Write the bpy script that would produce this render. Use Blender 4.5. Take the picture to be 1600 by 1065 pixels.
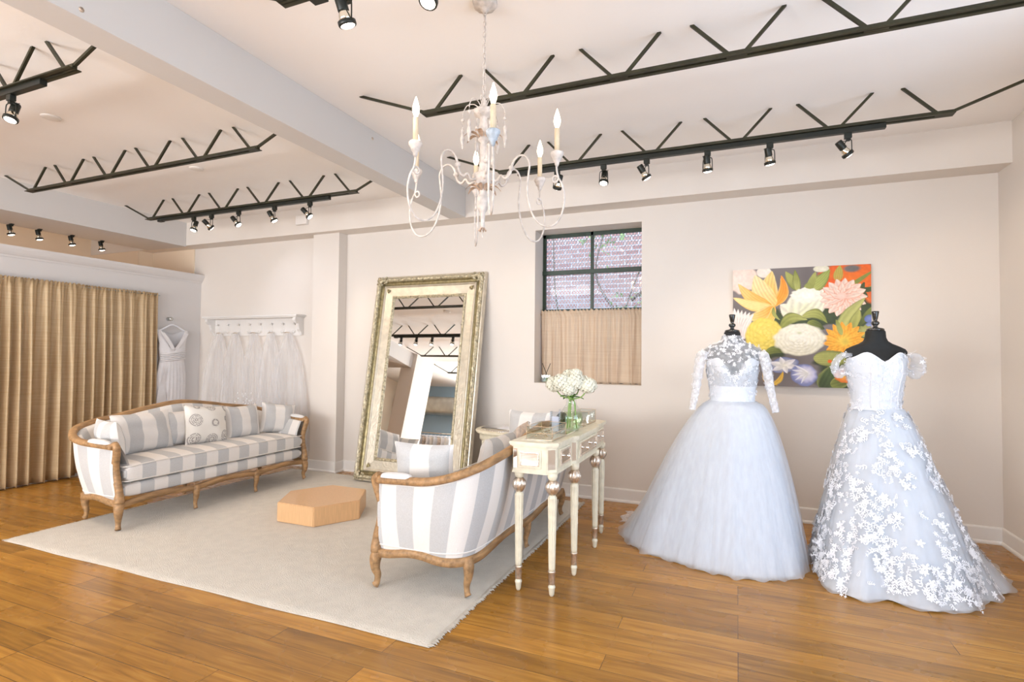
import bpy, bmesh, math, random
import numpy as np
from mathutils import Vector, Matrix, noise
random.seed(7); RNG = np.random.RandomState(11)
for o in list(bpy.data.objects): bpy.data.objects.remove(o)
SC = bpy.context.scene; COL = SC.collection
PI = math.pi
# ------------------------------------------------------------------ camera
CAM_H = 1.40
def cam_basis(yaw, pitch, roll):
    f = Vector((math.sin(yaw)*math.cos(pitch), math.cos(yaw)*math.cos(pitch), math.sin(pitch)))
    r = Vector((math.cos(yaw), -math.sin(yaw), 0)); u = r.cross(f)
    c, s = math.cos(roll), math.sin(roll)
    return c*r+s*u, -s*r+c*u, f
cr, cu, cf = cam_basis(-0.395, 0.028, 0.0097)
cd = bpy.data.cameras.new('camera'); cam = bpy.data.objects.new('camera', cd); COL.objects.link(cam)
cam.matrix_world = Matrix(((cr.x, cu.x, -cf.x, 0), (cr.y, cu.y, -cf.y, 0), (cr.z, cu.z, -cf.z, CAM_H), (0, 0, 0, 1)))
cd.sensor_width = 36; cd.lens = 845/1600*36; cd.clip_start = .05
SC.camera = cam
# ------------------------------------------------------------------ world + exposure
w = bpy.data.worlds.new('world'); SC.world = w; w.use_nodes = True
bg = w.node_tree.nodes['Background']; bg.inputs[0].default_value = (.78, .86, 1, 1); bg.inputs[1].default_value = 4.2
SC.view_settings.view_transform = 'Standard'; SC.view_settings.look = 'None'
SC.view_settings.exposure = -0.2
SC.cycles.transparent_max_bounces = 24; SC.view_settings.gamma = 1; SC.view_settings.use_curve_mapping = False
# daylight entering through the shop windows (right wall and front wall, both behind the camera's view), plus an added ceiling fill
def area(name, loc, rot, sx, sy, power, color):
    l = bpy.data.lights.new(name, 'AREA'); l.shape = 'RECTANGLE'; l.size = sx; l.size_y = sy; l.energy = power; l.color = color
    o = bpy.data.objects.new(name, l); COL.objects.link(o); o.location = loc; o.rotation_euler = rot; return o
DAY = (.60, .80, 1)
area('daylight_window_right', (2.10, 1.55, 1.5), (0, PI/2+.25, 0), 2.0, 3.4, 58, DAY)
area('daylight_window_front', (-.6, -3.72, 1.4), (PI/2+.7, 0, 0), 4.2, 1.8, 105, (1, .97, .95))
area('ceiling_fill_front_left', (-4.6, -3.72, 1.4), (PI/2+.9, 0, 0), 3.4, 1.8, 560, (1, .97, .94))  # added fill, tilted up to brighten the left bay's ceiling
WARM = (1, .80, .60)
SPOT_W = 20; BULB_W = .5

# ------------------------------------------------------------------ materials
MATS = {}
def newmat(name):
    m = bpy.data.materials.new(name); m.use_nodes = True; MATS[name] = m
    nt = m.node_tree; return m, nt, nt.nodes['Principled BSDF']
def N(nt, t, **kw):
    n = nt.nodes.new(t)
    for k, v in kw.items():
        if k.startswith('i_'):
            key = k[2:]; key = int(key) if key.isdigit() else key
            n.inputs[key].default_value = v
        else: setattr(n, k, v)
    return n
def rgb(c): return (c[0], c[1], c[2], 1)
def ramp(nt, stops, interp='LINEAR'):
    r = N(nt, 'ShaderNodeValToRGB'); r.color_ramp.interpolation = interp
    el = r.color_ramp.elements
    while len(el) < len(stops): el.new(.5)
    for e, (p, c) in zip(el, stops): e.position = p; e.color = rgb(c) if len(c) == 3 else c
    return r
def mat(name, col, rough=.6, metal=0, var=0.0, scale=20, bump=0.0, bscale=60, spec=.5, coat=0, coords='Object', stretch=None, sheen=0):
    """plain procedural material: base colour with noise variation + bump"""
    m, nt, b = newmat(name)
    b.inputs['Roughness'].default_value = rough; b.inputs['Metallic'].default_value = metal
    b.inputs['Specular IOR Level'].default_value = spec; b.inputs['Coat Weight'].default_value = coat
    if sheen: b.inputs['Sheen Weight'].default_value = sheen
    tc = N(nt, 'ShaderNodeTexCoord'); src = tc.outputs[coords]
    if stretch:
        mp = N(nt, 'ShaderNodeMapping'); mp.inputs['Scale'].default_value = stretch
        nt.links.new(src, mp.inputs[0]); src = mp.outputs[0]
    n = N(nt, 'ShaderNodeTexNoise', i_Scale=scale, i_Detail=4.0); nt.links.new(src, n.inputs['Vector'])
    lo = tuple(max(0, c*(1-var)) for c in col); hi = tuple(min(1, c*(1+var)) for c in col)
    r = ramp(nt, [(.3, lo), (.7, hi)]); nt.links.new(n.outputs[0], r.inputs[0]); nt.links.new(r.outputs[0], b.inputs['Base Color'])
    if bump:
        n2 = N(nt, 'ShaderNodeTexNoise', i_Scale=bscale, i_Detail=3.0); nt.links.new(src, n2.inputs['Vector'])
        bp = N(nt, 'ShaderNodeBump', i_Strength=bump, i_Distance=.01); nt.links.new(n2.outputs[0], bp.inputs['Height'])
        nt.links.new(bp.outputs[0], b.inputs['Normal'])
    return m
mat('wall_paint', (.72, .66, .60), .75, var=.012, scale=2, bump=.05, bscale=120)
mat('ceiling_paint', (.91, .88, .855), .8, var=.012, scale=1.5, bump=.08, bscale=25)
mat('header_paint', (.61, .59, .57), .75, var=.01, scale=2)
mat('partition_paint', (.68, .655, .64), .7, var=.012, scale=2)
mat('far_room_paint', (.80, .66, .50), .8, var=.02, scale=2)
mat('trim_paint', (.78, .75, .715), .45, var=.01, scale=4)
mat('blue_wall_paint', (.36, .50, .62), .8, var=.03, scale=3)
mat('dark_steel', (.032, .030, .014), .45, metal=.3, var=.35, scale=9)
mat('black_metal', (.012, .014, .010), .4, metal=.2, var=.2, scale=12)
mat('chrome', (.85, .80, .68), .12, metal=1, var=.03, scale=20)
mat('steel_galvanised', (.62, .64, .62), .35, metal=.9, var=.12, scale=7)
mat('oak', (.35, .20, .088), .5, var=.38, scale=7, bump=.25, bscale=30, stretch=(6, 1, 6))
mat('linen', (.78, .74, .69), .9, var=.03, scale=80, bump=.25, bscale=500)
mat('linen_grey', (.70, .69, .68), .9, var=.03, scale=80, bump=.25, bscale=500)
mat('rug_wool', (.655, .60, .515), .95, var=.05, scale=14, bump=.9, bscale=160, sheen=.2)
mat('plinth_wood', (.66, .40, .20), .42, var=.08, scale=9, stretch=(14, 14, 1), coat=.25)
mat('cream_paint', (.72, .66, .51), .38, var=.09, scale=22, bump=.1, bscale=40)
mat('aged_silver', (.72, .62, .52), .28, metal=.9, var=.25, scale=60, bump=.3, bscale=90)
mat('mirror_tinted', (.88, .85, .81), .05, metal=1, var=.05, scale=6)
mat('mirror_glass', (.88, .88, .86), .01, metal=1)
mat('champagne_gilt', (.62, .56, .45), .36, metal=.6, var=.12, scale=16, bump=.3, bscale=45)
mat('gilt_carved', (.52, .46, .32), .4, metal=.55, var=.45, scale=45, bump=1.0, bscale=70)
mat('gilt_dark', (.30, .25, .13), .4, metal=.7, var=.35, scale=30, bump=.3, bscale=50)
mat('chandelier_white', (.58, .52, .47), .65, var=.22, scale=35, bump=.4, bscale=60)
mat('chandelier_cup', (.42, .47, .52), .6, var=.25, scale=50, bump=.4, bscale=80)
mat('chandelier_leaf', (.50, .36, .26), .6, var=.4, scale=40)
mat('candle_sleeve', (.66, .53, .36), .5, var=.08, scale=30)
mat('form_black', (.010, .011, .011), .75, var=.2, scale=30)
mat('finial_black', (.012, .013, .012), .12, coat=.8)
mat('satin_white', (.78, .79, .83), .45, var=.02, scale=20, sheen=.3)
mat('satin_lining', (.68, .71, .76), .6, var=.02, scale=20)
mat('crepe_white', (.80, .78, .78), .7, var=.03, scale=20, bump=.1, bscale=80)
mat('lace_white', (.84, .85, .89), .6, var=.03, scale=60, bump=.3, bscale=200)
mat('window_green', (.018, .038, .022), .4, var=.2, scale=20)
mat('mesh_steel', (.62, .66, .72), .5, metal=.4)
mat('leaf_green', (.10, .26, .05), .5, var=.4, scale=25)
mat('tree_leaf', (.26, .40, .14), .6, var=.5, scale=3)
mat('bark', (.20, .15, .11), .8, var=.3, scale=12)
mat('stem_green', (.26, .42, .10), .4, var=.2, scale=25)
mat('hydrangea', (.78, .77, .64), .7, var=.07, scale=28)
mat('black_stone', (.008, .008, .008), .2)
mat('brass_wire', (.75, .55, .36), .3, metal=.9, var=.1)
mat('paper', (.80, .80, .84), .7, var=.02)
mat('screw_dark', (.05, .05, .05), .5)
mat('asphalt', (.25, .25, .25), .9, var=.1)
mat('plastic_white', (.80, .76, .72), .5)
mat('reed_black', (.04, .03, .02), .6)

def glass(name, col=(1, 1, 1), fac=.85, rough=.02):
    m, nt, b = newmat(name)
    nt.nodes.remove(b); out = nt.nodes['Material Output']
    t = N(nt, 'ShaderNodeBsdfTransparent'); t.inputs[0].default_value = rgb(col)
    g = N(nt, 'ShaderNodeBsdfGlossy'); g.inputs['Roughness'].default_value = rough
    fr = N(nt, 'ShaderNodeLayerWeight', i_Blend=.5); pw = N(nt, 'ShaderNodeMath', operation='POWER'); pw.inputs[1].default_value = 4.0
    ma = N(nt, 'ShaderNodeMath', operation='MULTIPLY_ADD', use_clamp=True); ma.inputs[1].default_value = .45; ma.inputs[2].default_value = (1-fac)*.5
    nt.links.new(fr.outputs['Facing'], pw.inputs[0])
    mx = N(nt, 'ShaderNodeMixShader')
    nt.links.new(pw.outputs[0], ma.inputs[0]); nt.links.new(ma.outputs[0], mx.inputs[0])
    nt.links.new(t.outputs[0], mx.inputs[1]); nt.links.new(g.outputs[0], mx.inputs[2]); nt.links.new(mx.outputs[0], out.inputs[0]); return m
glass('window_glass', (.96, .98, 1), .94); glass('clear_glass', (.96, .98, .97), .84); glass('acrylic', (.95, .96, .99), .75)
glass('vase_water', (.80, .88, .72), .90)

def emit(name, col, s):
    m, nt, b = newmat(name); b.inputs['Base Color'].default_value = rgb(col)
    b.inputs['Emission Color'].default_value = rgb(col); b.inputs['Emission Strength'].default_value = s; return m
emit('lamp_face', (1, .93, .82), 9); emit('candle_bulb', (1, .82, .58), 11)

def sheer(name, col, a0, a1, scale=(60, 60, 3), nscale=1.0, transl=.35, coords='Object'):
    """translucent tulle: transparency modulated by stretched fibre noise"""
    m, nt, b = newmat(name); nt.nodes.remove(b); out = nt.nodes['Material Output']
    tc = N(nt, 'ShaderNodeTexCoord'); mp = N(nt, 'ShaderNodeMapping'); mp.inputs['Scale'].default_value = scale
    nt.links.new(tc.outputs[coords], mp.inputs[0])
    n = N(nt, 'ShaderNodeTexNoise', i_Scale=nscale, i_Detail=5.0); nt.links.new(mp.outputs[0], n.inputs['Vector'])
    mr = N(nt, 'ShaderNodeMapRange'); mr.inputs[1].default_value = .3; mr.inputs[2].default_value = .7; mr.inputs[3].default_value = a0; mr.inputs[4].default_value = a1
    nt.links.new(n.outputs[0], mr.inputs[0])
    d = N(nt, 'ShaderNodeBsdfDiffuse'); d.inputs[0].default_value = rgb(col)
    t = N(nt, 'ShaderNodeBsdfTranslucent'); t.inputs[0].default_value = rgb(col)
    m1 = N(nt, 'ShaderNodeMixShader', i_0=transl); nt.links.new(d.outputs[0], m1.inputs[1]); nt.links.new(t.outputs[0], m1.inputs[2])
    tr = N(nt, 'ShaderNodeBsdfTransparent'); m2 = N(nt, 'ShaderNodeMixShader')
    nt.links.new(mr.outputs[0], m2.inputs[0]); nt.links.new(tr.outputs[0], m2.inputs[1]); nt.links.new(m1.outputs[0], m2.inputs[2])
    nt.links.new(m2.outputs[0], out.inputs[0]); return m
sheer('tulle_outer', (.84, .87, .92), .36, .42, (30, 30, .3), transl=.45)
sheer('tulle_inner', (.82, .85, .90), .92, 1.0, (20, 20, .3), transl=.3)
sheer('organza', (.84, .87, .92), .35, .5, (6, 6, 1), transl=.45)
sheer('veil_tulle', (.93, .93, .94), .12, .26, (22, 22, .8), transl=.5)
sheer('veil_dense', (.93, .92, .92), .28, .42, (22, 22, .8), transl=.5)
sheer('illusion_net', (.75, .77, .80), .42, .62, (40, 40, 40))
sheer('lace_sleeve', (.90, .91, .94), .35, .95, (38, 38, 30))
sheer('blush_lace', (.80, .68, .58), .5, .95, (30, 30, 30))

def curtain_mat(name, c0, c1, transl):
    m, nt, b = newmat(name); nt.nodes.remove(b); out = nt.nodes['Material Output']
    tc = N(nt, 'ShaderNodeTexCoord'); mp = N(nt, 'ShaderNodeMapping'); mp.inputs['Scale'].default_value = (2, 2, 90)
    nt.links.new(tc.outputs['Object'], mp.inputs[0]); n = N(nt, 'ShaderNodeTexNoise', i_Scale=1.5, i_Detail=5.0); nt.links.new(mp.outputs[0], n.inputs[0])
    r = ramp(nt, [(.3, c0), (.7, c1)]); nt.links.new(n.outputs[0], r.inputs[0])
    d = N(nt, 'ShaderNodeBsdfDiffuse'); t = N(nt, 'ShaderNodeBsdfTranslucent'); g = N(nt, 'ShaderNodeBsdfGlossy', i_Roughness=.45)
    g.inputs[0].default_value = rgb((.9, .8, .6))
    nt.links.new(r.outputs[0], d.inputs[0]); nt.links.new(r.outputs[0], t.inputs[0])
    m1 = N(nt, 'ShaderNodeMixShader', i_0=transl); nt.links.new(d.outputs[0], m1.inputs[1]); nt.links.new(t.outputs[0], m1.inputs[2])
    m2 = N(nt, 'ShaderNodeMixShader', i_0=.06); nt.links.new(m1.outputs[0], m2.inputs[1]); nt.links.new(g.outputs[0], m2.inputs[2])
    bp = N(nt, 'ShaderNodeBump', i_Strength=.15, i_Distance=.01); nt.links.new(n.outputs[0], bp.inputs['Height']); nt.links.new(bp.outputs[0], d.inputs['Normal'])
    nt.links.new(m2.outputs[0], out.inputs[0])
curtain_mat('curtain_gold', (.62, .44, .24), (.72, .55, .34), .3)
curtain_mat('curtain_beige', (.80, .65, .50), (.87, .73, .58), .5)

def stripe_mat(name='stripe', c0=(.78, .74, .70), c1=(.535, .53, .525), period=.23, phase=.0, duty=.5):
    m, nt, b = newmat(name); b.inputs['Roughness'].default_value = .9; b.inputs['Specular IOR Level'].default_value = .2
    uv = N(nt, 'ShaderNodeUVMap', uv_map='uv'); sx = N(nt, 'ShaderNodeSeparateXYZ'); nt.links.new(uv.outputs[0], sx.inputs[0])
    a = N(nt, 'ShaderNodeMath', operation='MULTIPLY_ADD'); a.inputs[1].default_value = 1/period; a.inputs[2].default_value = 50+phase
    nt.links.new(sx.outputs[0], a.inputs[0]); f = N(nt, 'ShaderNodeMath', operation='FRACT'); nt.links.new(a.outputs[0], f.inputs[0])
    r = ramp(nt, [(0, c0), (duty-.01, c0), (duty+.01, c1), (.985, c1), (1.0, c0)]); nt.links.new(f.outputs[0], r.inputs[0])
    tc = N(nt, 'ShaderNodeTexCoord'); n = N(nt, 'ShaderNodeTexNoise', i_Scale=160.0, i_Detail=3.0); nt.links.new(tc.outputs['Object'], n.inputs[0])
    mx = N(nt, 'ShaderNodeMix', data_type='RGBA', blend_type='OVERLAY'); mx.inputs[0].default_value = .18
    nt.links.new(r.outputs[0], mx.inputs[6]); nt.links.new(n.outputs[0], mx.inputs[7]); nt.links.new(mx.outputs[2], b.inputs['Base Color'])
    n2 = N(nt, 'ShaderNodeTexNoise', i_Scale=420.0); nt.links.new(tc.outputs['Object'], n2.inputs[0])
    bp = N(nt, 'ShaderNodeBump', i_Strength=.25, i_Distance=.004); nt.links.new(n2.outputs[0], bp.inputs['Height']); nt.links.new(bp.outputs[0], b.inputs['Normal'])
stripe_mat('stripe'); stripe_mat('stripe_pillow', period=.26, phase=.25); stripe_mat('stripe_pillow_fine', period=.21, phase=.28)

def medallion_mat():
    m, nt, b = newmat('medallion'); b.inputs['Roughness'].default_value = .9
    uv = N(nt, 'ShaderNodeUVMap', uv_map='uv')
    v = N(nt, 'ShaderNodeTexVoronoi', i_Scale=6.2, i_Randomness=.35); nt.links.new(uv.outputs[0], v.inputs['Vector'])
    v2 = N(nt, 'ShaderNodeTexVoronoi', i_Scale=62.0, feature='F1'); nt.links.new(uv.outputs[0], v2.inputs['Vector'])
    r1 = ramp(nt, [(.0, (1, 1, 1)), (.38, (1, 1, 1)), (.43, (0, 0, 0))]); nt.links.new(v.outputs['Distance'], r1.inputs[0])
    wv = N(nt, 'ShaderNodeMath', operation='SINE'); mu = N(nt, 'ShaderNodeMath', operation='MULTIPLY'); mu.inputs[1].default_value = 75
    nt.links.new(v.outputs['Distance'], mu.inputs[0]); nt.links.new(mu.outputs[0], wv.inputs[0])
    r2 = ramp(nt, [(.22, (0, 0, 0)), (.42, (1, 1, 1))]); nt.links.new(v2.outputs['Distance'], r2.inputs[0])
    a = N(nt, 'ShaderNodeMath', operation='MULTIPLY_ADD', use_clamp=True); a.inputs[1].default_value = .5; a.inputs[2].default_value = .62
    nt.links.new(wv.outputs[0], a.inputs[0])
    k = N(nt, 'ShaderNodeMath', operation='MULTIPLY'); nt.links.new(a.outputs[0], k.inputs[0]); nt.links.new(r1.outputs[0], k.inputs[1])
    k2 = N(nt, 'ShaderNodeMath', operation='MULTIPLY'); nt.links.new(k.outputs[0], k2.inputs[0]); nt.links.new(r2.outputs[0], k2.inputs[1])
    mx = N(nt, 'ShaderNodeMix', data_type='RGBA'); mx.inputs[6].default_value = rgb((.78, .74, .68)); mx.inputs[7].default_value = rgb((.33, .30, .28))
    nt.links.new(k2.outputs[0], mx.inputs[0]); nt.links.new(mx.outputs[2], b.inputs['Base Color'])
medallion_mat()

def floor_mat():
    m, nt, b = newmat('oak_floor')
    tc = N(nt, 'ShaderNodeTexCoord')
    br = N(nt, 'ShaderNodeTexBrick', offset=.37, offset_frequency=3, squash=1.0); br.inputs['Scale'].default_value = 1.0
    br.inputs['Brick Width'].default_value = 1.55; br.inputs['Row Height'].default_value = .135; br.inputs['Mortar Size'].default_value = .0016
    br.inputs['Mortar Smooth'].default_value = .3
    br.inputs['Color1'].default_value = (0, 0, 0, 1); br.inputs['Color2'].default_value = (1, 1, 1, 1); br.inputs['Mortar'].default_value = (.5, .5, .5, 1)
    nt.links.new(tc.outputs['Object'], br.inputs['Vector'])
    mp = N(nt, 'ShaderNodeMapping'); mp.inputs['Scale'].default_value = (1.6, 22, 1)
    ad = N(nt, 'ShaderNodeVectorMath', operation='ADD'); nt.links.new(tc.outputs['Object'], ad.inputs[0])
    sc = N(nt, 'ShaderNodeVectorMath', operation='SCALE'); sc.inputs['Scale'].default_value = 7.0; nt.links.new(br.outputs['Color'], sc.inputs[0]); nt.links.new(sc.outputs[0], ad.inputs[1])
    nt.links.new(ad.outputs[0], mp.inputs[0])
    n = N(nt, 'ShaderNodeTexNoise', i_Scale=1.0, i_Detail=7.0, i_Distortion=1.6); nt.links.new(mp.outputs[0], n.inputs['Vector'])
    r = ramp(nt, [(.30, (.24, .108, .018)), (.52, (.37, .170, .026)), (.72, (.45, .225, .042))]); nt.links.new(n.outputs[0], r.inputs[0])
    hv = N(nt, 'ShaderNodeHueSaturation'); nt.links.new(r.outputs[0], hv.inputs['Color'])
    mr = N(nt, 'ShaderNodeMapRange'); mr.inputs[3].default_value = .78; mr.inputs[4].default_value = 1.22
    nt.links.new(br.outputs['Color'], mr.inputs[0]); nt.links.new(mr.outputs[0], hv.inputs['Value'])
    mx = N(nt, 'ShaderNodeMix', data_type='RGBA'); mx.inputs[7].default_value = (.07, .03, .01, 1)
    nt.links.new(br.outputs['Fac'], mx.inputs[0]); nt.links.new(hv.outputs[0], mx.inputs[6]); nt.links.new(mx.outputs[2], b.inputs['Base Color'])
    n3 = N(nt, 'ShaderNodeTexNoise', i_Scale=3.0, i_Detail=3.0); nt.links.new(tc.outputs['Object'], n3.inputs['Vector'])
    rr = N(nt, 'ShaderNodeMapRange'); rr.inputs[3].default_value = .20; rr.inputs[4].default_value = .34; nt.links.new(n3.outputs[0], rr.inputs[0])
    nt.links.new(rr.outputs[0], b.inputs['Roughness']); b.inputs['Specular IOR Level'].default_value = .45
    bp = N(nt, 'ShaderNodeBump', i_Strength=.12, i_Distance=.003); nt.links.new(n.outputs[0], bp.inputs['Height'])
    nt.links.new(bp.outputs[0], b.inputs['Normal'])
floor_mat()
def brick_mat():
    m, nt, b = newmat('brick'); b.inputs['Roughness'].default_value = .9
    tc = N(nt, 'ShaderNodeTexCoord'); mp = N(nt, 'ShaderNodeMapping'); mp.inputs['Rotation'].default_value = (PI/2, 0, 0); nt.links.new(tc.outputs['Object'], mp.inputs[0])
    br = N(nt, 'ShaderNodeTexBrick'); nt.links.new(mp.outputs[0], br.inputs['Vector'])
    br.inputs['Scale'].default_value = 1; br.inputs['Brick Width'].default_value = .21; br.inputs['Row Height'].default_value = .072; br.inputs['Mortar Size'].default_value = .008
    br.inputs['Color1'].default_value = (.40, .20, .19, 1); br.inputs['Color2'].default_value = (.56, .36, .32, 1); br.inputs['Mortar'].default_value = (.66, .66, .70, 1)
    nt.links.new(br.outputs[0], b.inputs['Base Color'])
brick_mat()
def vcol_mat(name, rough=.6):
    m, nt, b = newmat(name); a = N(nt, 'ShaderNodeVertexColor', layer_name='col'); nt.links.new(a.outputs[0], b.inputs['Base Color']); b.inputs['Roughness'].default_value = rough
    tc = N(nt, 'ShaderNodeTexCoord'); n = N(nt, 'ShaderNodeTexNoise', i_Scale=250.0); nt.links.new(tc.outputs['Object'], n.inputs[0])
    bp = N(nt, 'ShaderNodeBump', i_Strength=.15, i_Distance=.002); nt.links.new(n.outputs[0], bp.inputs['Height']); nt.links.new(bp.outputs[0], b.inputs['Normal'])
vcol_mat('painted_canvas')

# ------------------------------------------------------------------ object helpers
def link(o, parent=None):
    COL.objects.link(o)
    if parent is not None: o.parent = parent
    return o
def tag(o, label=None, cat=None, group=None, kind=None):
    if label: o['label'] = label
    if cat: o['category'] = cat
    if group: o['group'] = group
    if kind: o['kind'] = kind
    return o
def thing(name, label, cat, loc=(0, 0, 0), rz=0, group=None):
    o = bpy.data.objects.new(name, None); o.empty_display_size = .05; link(o)
    o.location = loc; o.rotation_euler = (0, 0, rz); return tag(o, label, cat, group)
def copy_tree(o, parent=None):
    c = o.copy(); COL.objects.link(c)
    if parent is not None: c.parent = parent
    for ch in list(o.children): copy_tree(ch, c)
    return c
class MB:
    def __init__(s): s.v = []; s.f = []; s.uv = []; s.sm = []
    def add(s, verts, faces, smooth=True, uv=None):
        n = len(s.v); s.v += [tuple(float(c) for c in p) for p in verts]
        s.uv += [tuple(u) for u in uv] if uv is not None else [(0., 0.)]*len(verts)
        s.f += [tuple(i+n for i in f) for f in faces]; s.sm += [smooth]*len(faces); return s
    def box(s, x0, x1, y0, y1, z0, z1, b=0.0):
        if b <= 0:
            vs = [(x, y, z) for z in (z0, z1) for y in (y0, y1) for x in (x0, x1)]
            s.add(vs, [(0, 2, 3, 1), (4, 5, 7, 6), (0, 1, 5, 4), (2, 6, 7, 3), (0, 4, 6, 2), (1, 3, 7, 5)], False); return s
        bm = bmesh.new(); bmesh.ops.create_cube(bm, size=1)
        for v in bm.verts: v.co = Vector((x0+(v.co.x+.5)*(x1-x0), y0+(v.co.y+.5)*(y1-y0), z0+(v.co.z+.5)*(z1-z0)))
        b = min(b, .49*min(abs(x1-x0), abs(y1-y0), abs(z1-z0)))
        bmesh.ops.bevel(bm, geom=bm.edges[:], offset=b, segments=3, affect='EDGES', profile=.5)
        bm.verts.index_update(); s.add([v.co[:] for v in bm.verts], [[v.index for v in f.verts] for f in bm.faces], b > .012); bm.free(); return s
    def prism(s, poly, z0, z1, smooth=False):
        n = len(poly); s.add([(x, y, z0) for x, y in poly]+[(x, y, z1) for x, y in poly],
              [tuple(range(n))[::-1], tuple(range(n, 2*n))]+[(i, (i+1) % n, n+(i+1) % n, n+i) for i in range(n)], smooth); return s
    def tube(s, pts, r, n=8, cap=True, sx=1.0, sy=1.0, smooth=True):
        P = [Vector(p) for p in pts]; R = r if hasattr(r, '__len__') else [r]*len(P)
        t0 = (P[1]-P[0]).normalized(); ref = Vector((0, 0, 1)) if abs(t0.z) < .9 else Vector((1, 0, 0))
        u = t0.cross(ref).normalized(); vs = []
        for i, p in enumerate(P):
            t = (P[min(i+1, len(P)-1)]-P[max(i-1, 0)]).normalized()
            u = (u-t*u.dot(t)).normalized(); w_ = t.cross(u)
            for k in range(n):
                a = 2*PI*(k+.5)/n; vs.append(p+u*math.cos(a)*R[i]*sx+w_*math.sin(a)*R[i]*sy)
        fs = [(i*n+k, i*n+(k+1) % n, (i+1)*n+(k+1) % n, (i+1)*n+k) for i in range(len(P)-1) for k in range(n)]
        if cap: fs += [tuple(range(n))[::-1], tuple(range((len(P)-1)*n, len(P)*n))]
        s.add(vs, fs, smooth); return s
    def sweep(s, pts, prof, zoff=None, closed=False, smooth=True, cap=True, uvs=None):
        """profile points (side, up), up = world z, side = right of travel direction"""
        P = [Vector(p) for p in pts]; n = len(prof); vs = []; L = len(P)
        for i, p in enumerate(P):
            a = P[(i+1) % L] if closed else P[min(i+1, L-1)]; b_ = P[(i-1) % L] if closed else P[max(i-1, 0)]
            t = (a-b_); t.z = 0; t.normalize(); sd = Vector((t.y, -t.x, 0))
            for (q, h) in prof: vs.append(p+sd*q+Vector((0, 0, h+(zoff[i] if zoff is not None else 0))))
        m = L if closed else L-1
        fs = [(i*n+k, i*n+(k+1) % n, ((i+1) % L)*n+(k+1) % n, ((i+1) % L)*n+k) for i in range(m) for k in range(n)]
        if cap and not closed: fs += [tuple(range(n))[::-1], tuple(range((L-1)*n, L*n))]
        s.add(vs, fs, smooth); return s
    def lathe(s, prof, c=(0, 0, 0), n=24, mod=None, smooth=True, axis=None, sx=1, sy=1):
        vs = []
        for i, (r, z) in enumerate(prof):
            for k in range(n):
                a = 2*PI*k/n; rr = r*(mod(z, a) if mod else 1); vs.append(Vector((rr*math.cos(a)*sx, rr*math.sin(a)*sy, z)))
        if axis is not None:
            q = Vector((0, 0, 1)).rotation_difference(Vector(axis).normalized()); vs = [q @ v for v in vs]
        vs = [v+Vector(c) for v in vs]; L = len(prof)
        fs = [(i*n+k, i*n+(k+1) % n, (i+1)*n+(k+1) % n, (i+1)*n+k) for i in range(L-1) for k in range(n)]
        fs += [tuple(range(n))[::-1], tuple(range((L-1)*n, L*n))]
        s.add(vs, fs, smooth); return s
    def grid(s, P, closed_u=False, uv=None, smooth=True, flip=False):
        nu, nv = len(P), len(P[0]); vs = [p for row in P for p in row]
        U = [q for row in uv for q in row] if uv is not None else None
        fs = []
        for i in range(nu if closed_u else nu-1):
            for j in range(nv-1):
                a, b_ = i*nv+j, ((i+1) % nu)*nv+j
                fs.append((a, a+1, b_+1, b_) if flip else (a, b_, b_+1, a+1))
        s.add(vs, fs, smooth, U); return s
    def build(s, name, m, parent=None, xf=None):
        me = bpy.data.meshes.new(name); me.from_pydata(s.v, [], s.f)
        me.polygons.foreach_set('use_smooth', s.sm)
        uvl = me.uv_layers.new(name='uv'); li = np.empty(len(me.loops), np.int32); me.loops.foreach_get('vertex_index', li)
        uvl.data.foreach_set('uv', np.array(s.uv, dtype=np.float32)[li].ravel())
        if xf is not None: me.transform(xf)
        me.materials.append(MATS[m]); me.update()
        o = bpy.data.objects.new(name, me); return link(o, parent)
def spline(pts, n=8, closed=False):
    P = [np.array(p, float) for p in pts]; out = []; L = len(P)
    for i in range(L if closed else L-1):
        p0 = P[(i-1) % L] if (closed or i > 0) else 2*P[0]-P[1]; p1 = P[i]; p2 = P[(i+1) % L]
        p3 = P[(i+2) % L] if (closed or i+2 < L) else 2*P[-1]-P[-2]
        for k in range(n):
            t = k/n; out.append(.5*((2*p1)+(-p0+p2)*t+(2*p0-5*p1+4*p2-p3)*t*t+(-p0+3*p1-3*p2+p3)*t**3))
    if not closed: out.append(P[-1])
    return [tuple(map(float, p)) for p in out]
def struct(name, mb, m, parent=None):
    o = mb.build(name, m, parent)
    if parent is None: o['kind'] = 'structure'
    return o

# ------------------------------------------------------------------ room shell
XR, XL, YB, ZC = 1.87, -6.92, 5.285, 3.17     # right wall, left partition, back wall, ceiling
YF = -3.9
struct('floor', MB().box(-9.2, 2.4, YF-.3, YB+.02, -.12, 0), 'oak_floor')
struct('ceiling', MB().box(-9.2, 2.4, YF-.3, YB+.3, ZC, ZC+.12), 'ceiling_paint')
# back wall with window opening
WX0, WX1, WZ0, WZ1 = -1.95, -.853, 1.128, 2.716
bw = MB(); T = .34
bw.box(-9.2, WX0, YB, YB+T, 0, ZC).box(WX1, 2.4, YB, YB+T, 0, ZC).box(WX0, WX1, YB, YB+T, 0, WZ0).box(WX0, WX1, YB, YB+T, WZ1, ZC)
struct('wall_back', bw, 'wall_paint')
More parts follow.
